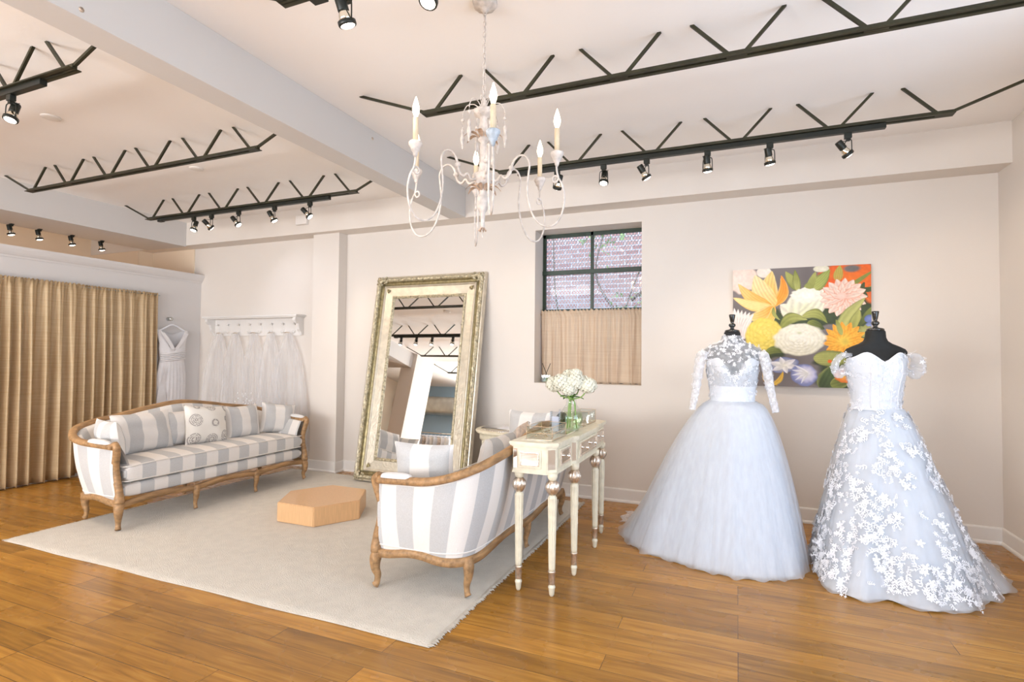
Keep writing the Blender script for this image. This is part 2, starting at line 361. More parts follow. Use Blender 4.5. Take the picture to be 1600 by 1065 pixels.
# right wall with daylight window behind the camera's view
rw = MB(); A0, A1, B0, B1 = -.2, 3.3, .5, 2.65
rw.box(XR, XR+.3, YF-.3, A0, 0, ZC).box(XR, XR+.3, A1, YB, 0, ZC).box(XR, XR+.3, A0, A1, 0, B0).box(XR, XR+.3, A0, A1, B1, ZC)
struct('wall_right', rw, 'wall_paint')
fw = MB(); C0, C1 = -6.4, 1.6  # unseen front window opening, widened leftwards to bring light into the left bay
fw.box(-9.2, C0, YF-.3, YF, 0, ZC).box(C1, 2.4, YF-.3, YF, 0, ZC).box(C0, C1, YF-.3, YF, 0, .45).box(C0, C1, YF-.3, YF, 2.75, ZC)
struct('wall_front', fw, 'blue_wall_paint')
for k, (nm, bx) in enumerate([('window_2', None), ('window_3', None)]):
    f = MB(); g = MB()
    if k == 0:
        for y in np.linspace(A0+.03, A1-.03, 4): f.box(XR+.10, XR+.16, y-.03, y+.03, B0, B1)
        for z in (B0+.03, B1-.03): f.box(XR+.10, XR+.16, A0, A1, z-.03, z+.03)
        g.box(XR+.125, XR+.13, A0, A1, B0, B1)
    else:
        for x in np.linspace(C0+.03, C1-.03, 7): f.box(x-.03, x+.03, YF-.16, YF-.10, .45, 2.75)
        for z in (.48, 2.72): f.box(C0, C1, YF-.16, YF-.10, z-.03, z+.03)
        g.box(C0, C1, YF-.13, YF-.125, .45, 2.75)
    o = struct(nm, f, 'window_green'); g.build('pane', 'window_glass', o)
# soffit along back wall
struct('trim_1', MB().box(-9.2, XR, 5.045, YB, 2.86, ZC), 'wall_paint')
# girder across the room (boxed beam)
struct('trim_2', MB().box(-2.84, -2.65, YF, 5.045, 2.86, ZC, .004), 'header_paint')
# header over the left partition
struct('trim_3', MB().box(-7.69, XL, .1, 5.046, 2.845, ZC), 'header_paint')
# pilaster on the back wall
struct('trim_4', MB().box(-4.79, -4.395, 5.14, YB, 0, 2.86, .003), 'wall_paint')
# bump-out wall corner in the left part
# left partition with crown moulding
struct('wall_left', MB().box(XL-.14, XL, 1.7, YB, 0, 2.38), 'partition_paint')
cm = MB(); prof = [(0, 0), (.012, 0), (.018, .02), (.03, .03), (.045, .05), (.062, .085), (.066, .10), (.066, .115), (0, .115)]
cm.sweep([(XL, YB, 2.37), (XL, 1.7, 2.37)], [(-a, b) for a, b in prof], smooth=False); cm.box(XL-.16, XL, 1.7, YB, 2.37, 2.485)
struct('trim_5', cm, 'partition_paint')
struct('wall_far', MB().box(-9.2, -9.0, YF-.3, YB, 0, ZC), 'far_room_paint')
nr = MB(); nr.box(-9.0, -7.93, 5.06, YB, 0, 2.86).box(-9.0, -7.06, 5.27, YB-.001, 2.38, 2.86)
struct('wall_far_end', nr, 'far_room_paint')
# column and partition end, seen in the mirror
struct('wall_left_column', MB().box(-7.2, -6.82, -.22, .1, 0, ZC).box(-7.2, -6.92, -.80, -.22, 0, ZC), 'wall_paint')
struct('wall_blue_end', MB().box(-9.2, -6.55, -2.75, -2.6, 0, ZC), 'blue_wall_paint')
# baseboards
def baseboard(name, pts):
    pf = [(0, 0), (.024, 0), (.024, .012), (.018, .022), (.013, .026), (.013, .118), (.009, .128), (.0, .130)]
    mb = MB()
    for a, b_ in zip(pts[:-1], pts[1:]): mb.sweep([a, b_], pf, smooth=False)
    return struct(name, mb, 'trim_paint')
baseboard('baseboard_back', [(XR, YB, 0), (-4.395, YB, 0)][::-1])
baseboard('baseboard_pilaster', [(-4.80, 5.14, 0), (-4.38, 5.14, 0)])
baseboard('baseboard_pilaster_side', [(-4.395, 5.14-.02, 0), (-4.395, YB, 0)])
baseboard('baseboard_left_bay', [(XL, YB, 0), (-4.79, YB, 0)])
baseboard('baseboard_right', [(XR, YB, 0), (XR, YF, 0)])
baseboard('baseboard_left', [(XL, 1.7, 0), (XL, YB, 0)])

# ------------------------------------------------------------------ window_1 in the recess
wy = 5.56
f = MB()
def bar(x0, x1, z0, z1, d=.03, off=0): f.box(x0, x1, wy-d+off, wy+off, z0, z1, .003)
bar(WX0, WX0+.035, WZ0, WZ1); bar(WX1-.035, WX1, WZ0, WZ1); bar(WX0, WX1, WZ1-.04, WZ1); bar(WX0, WX1, WZ0, WZ0+.04)
bar(-1.422, -1.39, WZ0, WZ1); bar(WX0, WX1, 2.275, 2.32, .045); bar(WX0, WX1, 1.865, 1.905, .04); bar(WX0, WX1, 1.50, 1.53)
wo = struct('window_1', f, 'window_green')
for (a, b_) in ((WX0+.035, -1.422), (-1.39, WX1-.035)):
    for (c, d) in ((WZ0+.04, 1.50), (1.53, 1.865), (1.905, 2.275), (2.32, WZ1-.04)):
        MB().box(a, b_, wy-.016, wy-.012, c, d).build('pane', 'window_glass', wo)
# expanded metal security mesh outside
m = MB(); dx, dz = .034, .052
nx = int((WX1-WX0)/dx)+1; nz = int((WZ1-WZ0)/dz)+1
for i in range(nx+1):
    pl, pr_ = [], []
    for j in range(nz*2+1):
        z = WZ0+j*dz/2; o_ = (dx/2-.002) if j % 2 else 0
        pl.append((min(max(WX0+i*dx+o_, WX0), WX1), wy+.078, min(z, WZ1))); pr_.append((min(max(WX0+i*dx-o_, WX0), WX1), wy+.080, min(z, WZ1)))
    m.tube(pl, .0042, 4, False); m.tube(pr_, .0042, 4, False)
tag(m.build('security_mesh', 'mesh_steel'), 'grey diamond-pattern wire security screen outside the small window', 'window screen')
# outside: brick wall, ground, tree
struct('wall_outside', MB().box(-7, 3, 8.2, 8.4, -.3, 7), 'brick')
struct('floor_outside', MB().box(-9, 5, YB+.34, 12, -.3, -.15), 'asphalt')
tr = thing('tree', 'leafy tree with bare dark branches outside the small window', 'tree', (-1.5, 7.2, -.15))
b_ = MB()
for pts in ([(0, 0, 0), (-.1, 0, 1.2), (.15, -.1, 2.2), (.7, -.1, 3.6)], [(-.05, 0, 1.0), (-.7, -.2, 2.0), (-.9, 0, 3.4)], [(.1, 0, 2.0), (-.3, .1, 2.7), (-.1, .2, 3.6)], [(.2, 0, 2.3), (.9, .1, 2.9), (1.3, 0, 3.4)]):
    q = spline(pts, 6); b_.tube(q, list(np.linspace(.020, .007, len(q))), 6)
b_.build('branches', 'bark', tr)
l = MB()
for k in range(420):
    cx, cz = random.choice([(.75, 2.1), (.95, 2.35), (.9, 2.95), (-.2, 3.2), (.3, 2.15)]); p = Vector((cx+random.gauss(0, .17), random.gauss(0, .3), cz+random.gauss(0, .14)))
    u = Vector((random.gauss(0, 1), random.gauss(0, 1), random.gauss(0, 1))).normalized(); v = u.orthogonal().normalized(); s_ = random.uniform(.03, .055)
    l.add([p, p+u*s_+v*s_*.5, p+u*2*s_, p+u*s_-v*s_*.5], [(0, 1, 2, 3)], False)
l.build('foliage', 'tree_leaf', tr)

# ------------------------------------------------------------------ curtains
def curtain(name, label, axis, c, a0, a1, z0, z1, folds, amp, m, group=None, head=.05, seed=0, taper=0.0):
    """axis 'y': hangs in a plane x=c running a0..a1 in y; axis 'x' the other way"""
    rng = np.random.RandomState(seed); n = folds*14; nz = 26; P = []
    ph = rng.rand(6)*6.28
    for i in range(n+1):
        t = i/n; row = []
        for j in range(nz+1):
            h = j/nz; z = z1-(z1-z0)*h
            am = amp*(.35+.65*min(1, h*2.2))
            w_ = t*folds*2*PI+1.2*math.sin(t*9+ph[0])+.7*math.sin(t*23+ph[1])
            d = am*(math.sin(w_)+.35*math.sin(2.3*w_+ph[2]+h*1.5)*h)+.008*math.sin(w_*3.1+ph[3])*(1-h)
            if z > z1-head: d = .010*math.sin(w_*3.3)+.012*(1 if z > z1-head*.6 else .2)
            s_ = a0+(a1-a0)*t+.012*math.sin(w_*1.0+1.6)*h
            zz = z+(.006*math.sin(w_*2) if j == nz else 0)+(.010*math.sin(w_*3.3+1) if j == 0 else 0)
            row.append((c+d, s_, zz) if axis == 'y' else (s_, c-d, zz))
        P.append(row)
    o = MB().grid(P).build(name, m); tag(o, label, 'curtain', group)
    sm = o.modifiers.new('thickness', 'SOLIDIFY'); sm.thickness = .002; return o
curtain('curtain', 'gold-beige floor-length curtain panel nearest the hanging dress, left wall', 'y', XL+.075, 3.74, 4.625, .05, 2.155, 8, .040, 'curtain_gold', seed=3)
curtain('curtain', 'gold-beige floor-length curtain panel at the left edge of the photo', 'y', XL+.085, 2.35, 3.76, .015, 2.16, 12, .044, 'curtain_gold', seed=5)
rod = MB().tube([(XL+.08, 2.3, 2.135), (XL+.08, 4.65, 2.135)], .007, 8); tag(rod.build('curtain_rod', 'steel_galvanised'), 'thin metal rod threaded through the tops of the long gold curtains', 'curtain rod')
curtain('cafe_curtain', 'short sheer beige curtain over the lower half of the small window', 'x', 5.47, WX0+.012, WX1-.012, WZ0+.002, 1.89, 8, .013, 'curtain_beige', seed=9, head=.055)
tag(MB().tube([(WX0, 5.475, 1.85), (WX1, 5.475, 1.85)], .006, 8).build('curtain_rod', 'brass_wire'), 'slim rod across the small window carrying the beige half curtain', 'curtain rod')
# reed diffuser on the window sill
d_ = thing('reed_diffuser', 'small square glass jar with two crossed dark reeds on the window sill', 'reed diffuser', (-1.86, 5.40, WZ0))
MB().box(-.045, .045, -.03, .03, 0, .085, .008).build('jar', 'clear_glass', d_)
MB().box(-.035, .035, -.022, .022, .008, .05, .006).build('liquid', 'vase_water', d_)
MB().tube([(-.03, 0, .02), (.045, .01, .20)], .0035, 6).build('reed', 'reed_black', d_)
MB().tube([(.03, .005, .02), (-.04, 0, .20)], .0035, 6).build('reed', 'reed_black', d_)

# ------------------------------------------------------------------ steel joists, tracks and spotlights
def joist(y, joints, end_l, end_r, label):
    t = thing('steel_joist', label, 'ceiling joist', ((joints[0]+joints[-1])/2, y, ZC)); ox = (joints[0]+joints[-1])/2
    zb = 2.957; a, b2 = joints[0]-.05-ox, joints[-1]+.05-ox
    for sgn in (-1, 1):
        c = MB()
        if sgn < 0: c.box(a, b2, -.034, -.008, zb-ZC, zb+.005-ZC).box(a, b2, -.012, -.007, zb-ZC, zb+.028-ZC)
        else: c.box(a, b2, .008, .034, zb-ZC, zb+.005-ZC).box(a, b2, .007, .012, zb-ZC, zb+.028-ZC)
        c.build('chord_angle', 'dark_steel', t)
    for j in joints: MB().box(j-ox-.05, j-ox+.05, -.0065, .0065, zb-ZC, zb+.024-ZC).build('gusset', 'dark_steel', t)
    def web(x0, x1): MB().tube([(x0-ox, 0, zb+.015-ZC), (x1-ox, 0, .004)], .0115, 4, smooth=False).build('web_bar', 'dark_steel', t)
    for i, j in enumerate(joints):
        if i > 0: web(j-.035, j-.225)
        else: web(j-.03, end_l)
        if i < len(joints)-1: web(j+.035, j+.225)
        else: web(j+.03, end_r)
    return t
JR = [-1.83, -1.22, -.61, 0, .61, 1.22]; JL = [-6.35, -5.76, -5.17, -4.59, -4.0, -3.42]
rows = [(4.19, 'nearest the back wall'), (2.98, 'second from the back wall'), (1.78, 'third from the back wall'), (.57, 'overhead'), (-.63, 'behind'), (-1.83, 'far behind')]
for y, w_ in rows[:5]:
    joist(y, JR, -2.39, 1.80, {4.19: 'black open-web steel joist right of the beam, nearest back wall, carrying six spotlights', 2.98: 'long black steel joist right of the beam, passing behind the chandelier',
          1.78: 'black steel joist right of the beam at the top edge of the photo', .57: 'black steel joist right of the beam, out of frame, in the mirror', -.63: 'black steel joist farthest forward right of the beam'}[y])
for y in (4.18, 3.02, 1.78, .57, -.63):
    joist(y, JL, -6.82, -2.90, {4.18: 'black open-web steel joist left of the beam above the pillowed sofa, carrying five spotlights', 3.02: 'bare black steel joist left of the beam, second from the back wall',
          1.78: 'black steel joist at the upper left edge of the photo with track', .57: 'black joist left of the beam, seen only in the leaning mirror, nearer one', -.63: 'black joist left of the beam, seen only in the leaning mirror, farther one'}[y])
def track(y, x0, x1, label):
    m_ = MB().box(x0, x1, y-.019, y+.019, 2.922, 2.957, .003); m_.box(x0-.004, x0+.07, y-.021, y+.021, 2.915, 2.95, .002)
    tag(m_.build('lighting_track', 'black_metal'), label, 'track lighting rail')
track(4.19, -1.70, .905, 'black lighting rail under the joist nearest the back wall, right bay')
track(4.18, -6.20, -3.70, 'black lighting rail above the pillowed sofa, left bay')
track(1.78, -6.25, -3.66, 'black lighting rail at the upper left edge, left bay')
track(1.78, -1.69, .7, 'black lighting rail at the top edge of the photo, right bay')
SPOTDATA = bpy.data.lights.new('spot_beam', 'SPOT'); SPOTDATA.energy = SPOT_W; SPOTDATA.color = WARM; SPOTDATA.spot_size = math.radians(95); SPOTDATA.spot_blend = .8; SPOTDATA.shadow_soft_size = .04
def spotlight(x, y, aim, label, group, z=2.922, top=None, side=1, on=True, power=None, col=None):
    """aim: unit-ish direction of the beam. hoop bracket hangs from the track adapter"""
    t = thing('track_spotlight', label, 'spotlight', (x, y, z), 0, group)
    d = Vector(aim).normalized()
    MB().box(-.022, .022, -.016, .016, -.036, .0, .003).box(-.012, .012, -.012, .012, -.052, -.034).build('adapter', 'black_metal', t)
    s_ = Vector((0, 0, 1)).cross(d)
    if s_.length < .2: s_ = Vector((1, .25*side, 0))
    s_.normalize()
    piv = Vector((0, 0, -.145))          # front ring centre
    q = d.to_track_quat('-Z', 'X').to_matrix()
    face = piv
    hoop = MB(); top_ = Vector((0, 0, -.048)); r_ = .033
    pts = [face+s_*r_, face+s_*r_+Vector((0, 0, .045)), top_+s_*r_*.9-Vector((0, 0, .012)), top_+s_*r_*.45-Vector((0, 0, .001)), top_, top_-s_*r_*.45-Vector((0, 0, .001)), top_-s_*r_*.9-Vector((0, 0, .012)), face-s_*r_+Vector((0, 0, .045)), face-s_*r_]
    hoop.tube(spline([tuple(p) for p in pts], 5), .0032, 6); hoop.build('hoop_bracket', 'black_metal', t)
    MB().lathe([(.036, -.006), (.038, -.002), (.038, .012), (.034, .014)], c=face, axis=-d, n=20).build('front_ring', 'black_metal', t)
    refl = MB().lathe([(.031, .010), (.027, .030), (.021, .048), (.017, .055)], c=face, axis=-d, n=20).build('reflector', 'chrome', t)
    MB().lathe([(.0, .050), (.023, .050), (.0235, .054), (.0235, .105), (.021, .110), (0, .111)], c=face, axis=-d, n=20).build('housing', 'black_metal', t)
    MB().lathe([(0, -.014), (.014, -.013), (.026, -.009), (.033, -.003), (.033, .004), (0, .004)], c=face, axis=-d, n=20).build('bulb', 'lamp_face', t)
    kn = face-d*.08; MB().tube([tuple(Vector((0, 0, -.05))), tuple(kn+s_*.03+Vector((0, 0, .03))), tuple(kn+s_*.02)], .0025, 5).build('cable', 'black_metal', t)
    if on:
        ld = SPOTDATA
        if power or col:
            ld = SPOTDATA.copy(); ld.energy = power or SPOT_W; ld.color = col or WARM
        lo = bpy.data.objects.new('spot_beam', ld); link(lo, t); lo.location = face+d*.03
        lo.rotation_euler = d.to_track_quat('-Z', 'Y').to_euler()
    return t
for x, aim, lab in [(-1.36, (-.45, .5, -.9), 'black spotlight on the rear right rail, first from the left, beside the chandelier arm'), (-.975, (0, -.35, -1), 'black spotlight on the rear right rail, second from left, face glaring'),
                    (-.64, (.5, .35, -.9), 'black spotlight on the rear right rail, third from left, head tilted'), (-.2, (.05, .25, -1), 'black spotlight on the rear right rail, fourth from left, pointing down'),
                    (.215, (.15, .3, -.95), 'black spotlight on the rear right rail, fifth from left, aimed at the painting'), (.69, (.75, .45, -.95), 'black spotlight on the rear right rail, rightmost, strongly tilted')]:
    spotlight(x, 4.19, aim, lab, 'spotlights on the rear right rail')
for x, aim, lab in [(-5.62, (0, -.35, -1), 'black spotlight above the pillowed sofa, leftmost, glaring toward viewer'), (-5.34, (.30, .95, -.85), 'black spotlight above the pillowed sofa, second from left'),
                    (-4.93, (.75, .3, -.95), 'black spotlight above the pillowed sofa, middle of five'), (-4.42, (.5, .35, -1), 'black spotlight above the pillowed sofa, fourth from left'), (-3.95, (.8, .35, -.9), 'black spotlight above the pillowed sofa, rightmost')]:
    cool = x == -5.34
    spotlight(x, 4.18, aim, lab, 'spotlights above the pillowed sofa', power=14 if cool else None, col=(.84, .88, 1) if cool else None)
spotlight(-3.985, 1.78, (.1, -.3, -1), 'black spotlight with bright face at the left edge of the photo', 'spotlights on the front rails')
for x in (-4.93, -5.38, -5.73, -6.08): spotlight(x, 1.78, (.1, .2, -1), 'black spotlight seen reflected in the leaning mirror', 'spotlights reflected in the mirror', power=25)
spotlight(-1.50, 1.78, (.15, .35, -1), 'black spotlight at the top edge of the photo left of the chandelier canopy', 'spotlights on the front rails')
spotlight(-1.11, 1.78, (-.05, -.35, -1), 'glaring spotlight cut by the top edge just left of the chandelier chain', 'spotlights on the front rails')
spotlight(-.3, 1.78, (.5, .7, -1), 'black spotlight out of frame on the front right rail', 'spotlights out of frame')
# far room rail behind the partition
tag(MB().box(-7.62, -7.58, 2.9, 4.9, 2.86, 2.895).build('lighting_track', 'black_metal'), 'black lighting rail in the room beyond the curtained partition', 'track lighting rail')
for y, lab in ((3.44, 'spotlight over the partition, leftmost of the four'), (3.71, 'spotlight over the partition, second from left'), (4.05, 'spotlight over the partition, third from left'), (4.39, 'spotlight over the partition, rightmost, nearest the corner')):
    spotlight(-7.6, y, (.1, .2, -1), lab, 'spotlights above the partition', z=2.87, power=75)
for (x, y), lab in (((-4.783, 2.381), 'flat white round cover plate on the ceiling, upper left, nearer one'), ((-4.787, 3.574), 'flat white round cover plate on the ceiling above the bare joist')):
    tag(MB().lathe([(0, -.012), (.045, -.012), (.062, -.007), (.065, 0), (0, 0)], c=(x, y, ZC), n=32).build('ceiling_cover_plate', 'trim_paint'), lab, 'cover plate')
for (y, z), lab in (((1.417, 2.898), 'small bolt hole on the beam side near the top left corner'), ((3.459, 3.10), 'small bolt hole high on the beam side above the left candles')):
    tag(MB().lathe([(0, 0), (.011, 0), (.011, .003), (0, .003)], c=(-2.65, y, z), axis=(1, 0, 0), n=16).build('bolt_plug', 'aged_silver'), lab, 'bolt')
tag(MB().box(-4.95, -4.78, 5.0, 5.045, 2.965, 3.075, .008).build('alarm_box', 'plastic_white'), 'small cream alarm box on the soffit behind the rightmost left-bay spotlight', 'alarm box')

# ------------------------------------------------------------------ rug
rg = thing('area_rug', 'large cream hand-knotted rug with a loose fringed edge under both sofas', 'rug', (-3.18, 3.69, 0))
X0, X1, Y0, Y1 = -5.0+3.18, -1.365+3.18, 2.28-3.69, 5.10-3.69
P = []; nxr, nyr = 120, 100
for i in range(nxr+1):
    row = []
    for j in range(nyr+1):
        x = X0+(X1-X0)*i/nxr; y = Y0+(Y1-Y0)*j/nyr
        if i in (0, nxr): x += .008*math.sin(j*.9)+.006*math.sin(j*2.3)
        if j in (0, nyr): y += .004*math.sin(i*.2)
        e = min(i, j, nxr-i, nyr-j); z = .013+.0012*math.sin(x*7+y*3)+(.0015*noise.noise(Vector((x*6, y*6, 0)))); z = z if e > 0 else .002
        row.append((x, y, z))
    P.append(row)
m = MB().grid(P); m.box(X0+.01, X1-.01, Y0+.01, Y1-.01, .001, .006); m.build('pile', 'rug_wool', rg)
fr = MB()
for side, xx in ((-1, X0), (1, X1)):
    for k in range(330):
        y = Y0+(Y1-Y0)*(k+.5)/330; L_ = random.uniform(.008, .026); dy = random.gauss(0, .006)
        fr.tube([(xx-side*.01, y, .009), (xx+side*L_*.6, y+dy*.5, .006), (xx+side*L_, y+dy, .003)], [.0035, .003, .0015], 4)
o = fr.build('fringe', 'rug_wool', rg); o['kind'] = 'stuff'

# ------------------------------------------------------------------ sofas
def arclen(pts):
    L = [0.]
    for a, b_ in zip(pts[:-1], pts[1:]): L.append(L[-1]+math.dist(a[:2], b_[:2]))
    return L
def make_sofa(label, loc, rz):
    """local frame: +x = front, y = length"""
    t = thing('sofa', label, 'sofa', loc, rz)
    half_t = [(.265, -1.005, .656), (.12, -1.03, .668), (-.08, -1.045, .682), (-.23, -1.02, .715), (-.345, -.93, .760), (-.395, -.77, .795), (-.412, -.58, .822), (-.416, -.30, .870), (-.416, 0, .903)]
    half_b = [(.275, -.975, .235), (.12, -.98, .235), (-.02, -.975, .235), (-.14, -.965, .235), (-.235, -.92, .235), (-.285, -.82, .235), (-.30, -.62, .235), (-.30, -.32, .235), (-.30, 0, .235)]
    mir = lambda h: h+[(x, -y, z) for x, y, z in h[::-1][1:]]
    top = spline(mir(half_t), 7); bot = spline(mir(half_b), 7); n = len(top)
    sl = arclen(bot); st = arclen(top)
    def normal(P, i):
        a, b_ = P[max(i-1, 0)], P[min(i+1, n-1)]; dx_, dy_ = b_[0]-a[0], b_[1]-a[1]; l_ = math.hypot(dx_, dy_); return (dy_/l_, -dx_/l_)   # outward = right of travel? checked by sign below
    G, U = [], []; H = 14
    for i in range(n):
        nb = normal(bot, i); cx, cy = bot[i][0]*1.0, bot[i][1]
        if nb[0]*(cx-.1)+nb[1]*cy < 0: nb = (-nb[0], -nb[1])
        row, ur = [], []
        s_mid = (sl[i]+st[i])/2-(sl[-1]+st[-1])/4
        for k in range(H+1):                                  # outer face going up
            h = k/H; bulge = .020*math.sin(PI*h)
            x = bot[i][0]*(1-h)+top[i][0]*h+nb[0]*bulge; y = bot[i][1]*(1-h)+top[i][1]*h+nb[1]*bulge; z = bot[i][2]*(1-h)+(top[i][2]-.02)*h
            row.append((x, y, z)); ur.append((s_mid, h))
        for k in range(H+1):                                  # inner face going down
            h = 1-k/H; th = .055+.045*(1-h)+.035*math.sin(PI*h)
            x = bot[i][0]*(1-h)+top[i][0]*h-nb[0]*th; y = bot[i][1]*(1-h)+top[i][1]*h-nb[1]*th; z = .30*(1-h)+(top[i][2]-.015)*h
            row.append((x, y, z)); ur.append((s_mid, h))
        G.append(row); U.append(ur)
    MB().grid(G, uv=U).build('upholstered_shell', 'stripe', t)
    # welting along bottom and below top rail
    wl = MB()
    for zz, src, off in ((.262, bot, .006), (None, top, -.004)):
        pts = []
        for i in range(n):
            nb = normal(bot, i)
            if nb[0]*(bot[i][0]-.1)+nb[1]*bot[i][1] < 0: nb = (-nb[0], -nb[1])
            pts.append((src[i][0]+nb[0]*off, src[i][1]+nb[1]*off, zz if zz else src[i][2]-.034))
        wl.tube(pts, .0055, 6)
    wl2 = wl.build('welting', 'linen', t)
    # wooden top rail
    pf = [(-.030, -.020), (-.030, .004), (-.022, .014), (-.006, .019), (.012, .017), (.024, .009), (.027, -.012), (.022, -.028), (-.016, -.028)]
    MB().sweep([(p[0]-.0, p[1], p[2]) for p in top], pf).build('top_rail', 'oak', t)
    # bottom rail with serpentine arches
    pf2 = [(-.02, -.024), (-.022, .018), (.012, .022), (.022, .012), (.018, -.020), (.004, -.028)]
    zo = []
    for i, p in enumerate(bot):
        u_ = abs(p[1]); a = 0
        if p[0] > -.2: a = .028*math.sin(PI*min(1, max(0, (p[0]+.2)/.46)))**2
        else: a = .030*math.sin(PI*min(1, u_/.86))**2
        zo.append(-.012+a-.01)
    MB().sweep(bot, pf2, zoff=zo).build('base_rail', 'oak', t)
    fpts = [(.285-.0*abs(y), y, .215) for y in np.linspace(-.98, .98, 61)]
    fx = [(.285+.018*math.cos(PI*y*3/.98*.5)**2, y, .215) for y in np.linspace(-.98, .98, 61)]
    zo = [.030*abs(math.sin(PI*(y+.98)/(1.96/3)))**1.3-.02 for y in np.linspace(-.98, .98, 61)]
    MB().sweep(fx, [(-q, h) for q, h in pf2], zoff=zo).build('front_rail', 'oak', t)
    # arm posts
    for s_ in (-1, 1):
        pts = spline([(.262, s_*1.003, .672), (.292, s_*1.003, .650), (.285, s_*.995, .60), (.258, s_*.985, .50), (.268, s_*.978, .40), (.295, s_*.975, .30), (.298, s_*.975, .215)], 6)
        MB().tube(pts, [.030, .031, .030]+[.028]*(len(pts)-8)+[.032, .035, .037, .038, .038][:5], 8, sx=1, sy=.95).build('arm_post', 'oak', t)
    # legs: cabriole corner legs, simpler middle legs
    def leg(x, y, dx_, dy_, h=.215, r0=.036):
        pts = spline([(x, y, h), (x+dx_*.55, y+dy_*.55, h-.045), (x+dx_*.5, y+dy_*.5, h-.10), (x-dx_*.05, y-dy_*.05, .075), (x+dx_*.15, y+dy_*.15, .03), (x+dx_*.55, y+dy_*.55, .014)], 5)
        rr = np.interp(np.linspace(0, 1, len(pts)), [0, .2, .45, .7, .88, 1], [r0, r0*.98, r0*.72, r0*.50, r0*.55, r0*.62])
        MB().tube(pts, list(rr), 8).build('leg', 'oak', t)
    for s_ in (-1, 1):
        leg(.290, s_*.972, .022, s_*.014); leg(-.265, s_*.885, -.022, s_*.010, .225, .033)
        leg(.292, s_*.325, .018, 0, .215, .030)
    leg(-.285, 0, -.020, 0, .225, .030)
    # seat deck
    def softbox(x0, x1, y0, y1, z0, z1, crown, r=.04, nxx=22, nyy=60, name='seat_cushion'):
        G, U = [], []
        prof_ = []
        hx = (x1-x0)/2
        # cross-section (x,z) closed loop, superellipse
        for k in range(40):
            a = 2*PI*k/40; c_, s2 = math.cos(a), math.sin(a); e = .28
            prof_.append((math.copysign(abs(c_)**e, c_), math.copysign(abs(s2)**e, s2)))
        for j in range(nyy+1):
            v = -1+2*j/nyy; end = (1-abs(v)**18)**.5 if abs(v) < 1 else 0
            k_ = .97+.03*end; row, ur = [], []
            vv = v
            for (a, b_) in prof_:
                x = (x0+x1)/2+a*hx*(k_); zc = (z0+z1)/2; hz = (z1-z0)/2*(.35+.65*end)
                cr_ = crown*(1-a*a)*(1-vv**6) if b_ > 0 else 0
                y = (y0+y1)/2+vv*(y1-y0)/2
                row.append((x, y, zc+b_*hz+cr_)); ur.append((y, a))
            row.append(row[0]); ur.append(ur[0]); G.append(row); U.append(ur)
        m_ = MB().grid(G, uv=U); m_.add(G[0][:-1], [tuple(range(40))], True, U[0][:-1]); m_.add(G[-1][:-1], [tuple(range(40))[::-1]], True, U[-1][:-1])
        return m_
    softbox(-.24, .288, -.945, .945, .235, .355, 0).build('seat_deck', 'stripe', t)
    softbox(-.25, .305, -.935, .935, .350, .505, .022).build('seat_cushion', 'stripe', t)
    pp = MB()
    for zz in (.372, .487):
        pp.tube([(-.2, -.938, zz), (.27, -.938, zz), (.298, -.92, zz), (.302, -.88, zz)]+[(.302, y, zz+.012*(1-(y/.93)**6)*(zz > .4)) for y in np.linspace(-.8, .8, 20)]+[(.302, .88, zz), (.298, .92, zz), (.27, .938, zz), (-.2, .938, zz)], .005, 6)
    pp.build('cushion_piping', 'linen', t)
    # arm pads
    for s_ in (-1, 1):
        G = []
        for i in range(15):
            u_ = -1+2*i/14; w2 = math.sqrt(max(0, 1-u_**2))**.55; row = []
            cx = .13+u_*.115; cy = s_*(1.028+.010*(-u_)); cz = .684-.006*u_
            for k in range(13):
                a = PI*k/12; row.append((cx, cy+math.cos(a)*.036*w2, cz-.006+math.sin(a)*.030*w2))
            G.append(row)
        MB().grid(G).build('arm_pad', 'linen_grey', t)
    return t
make_sofa('striped sofa with carved oak frame and five pillows, before the gold curtains', (-4.735, 3.715, .012), 0)
make_sofa('striped oak-framed sofa turned away, its back to the console table', (-1.70, 3.69, .012), PI)

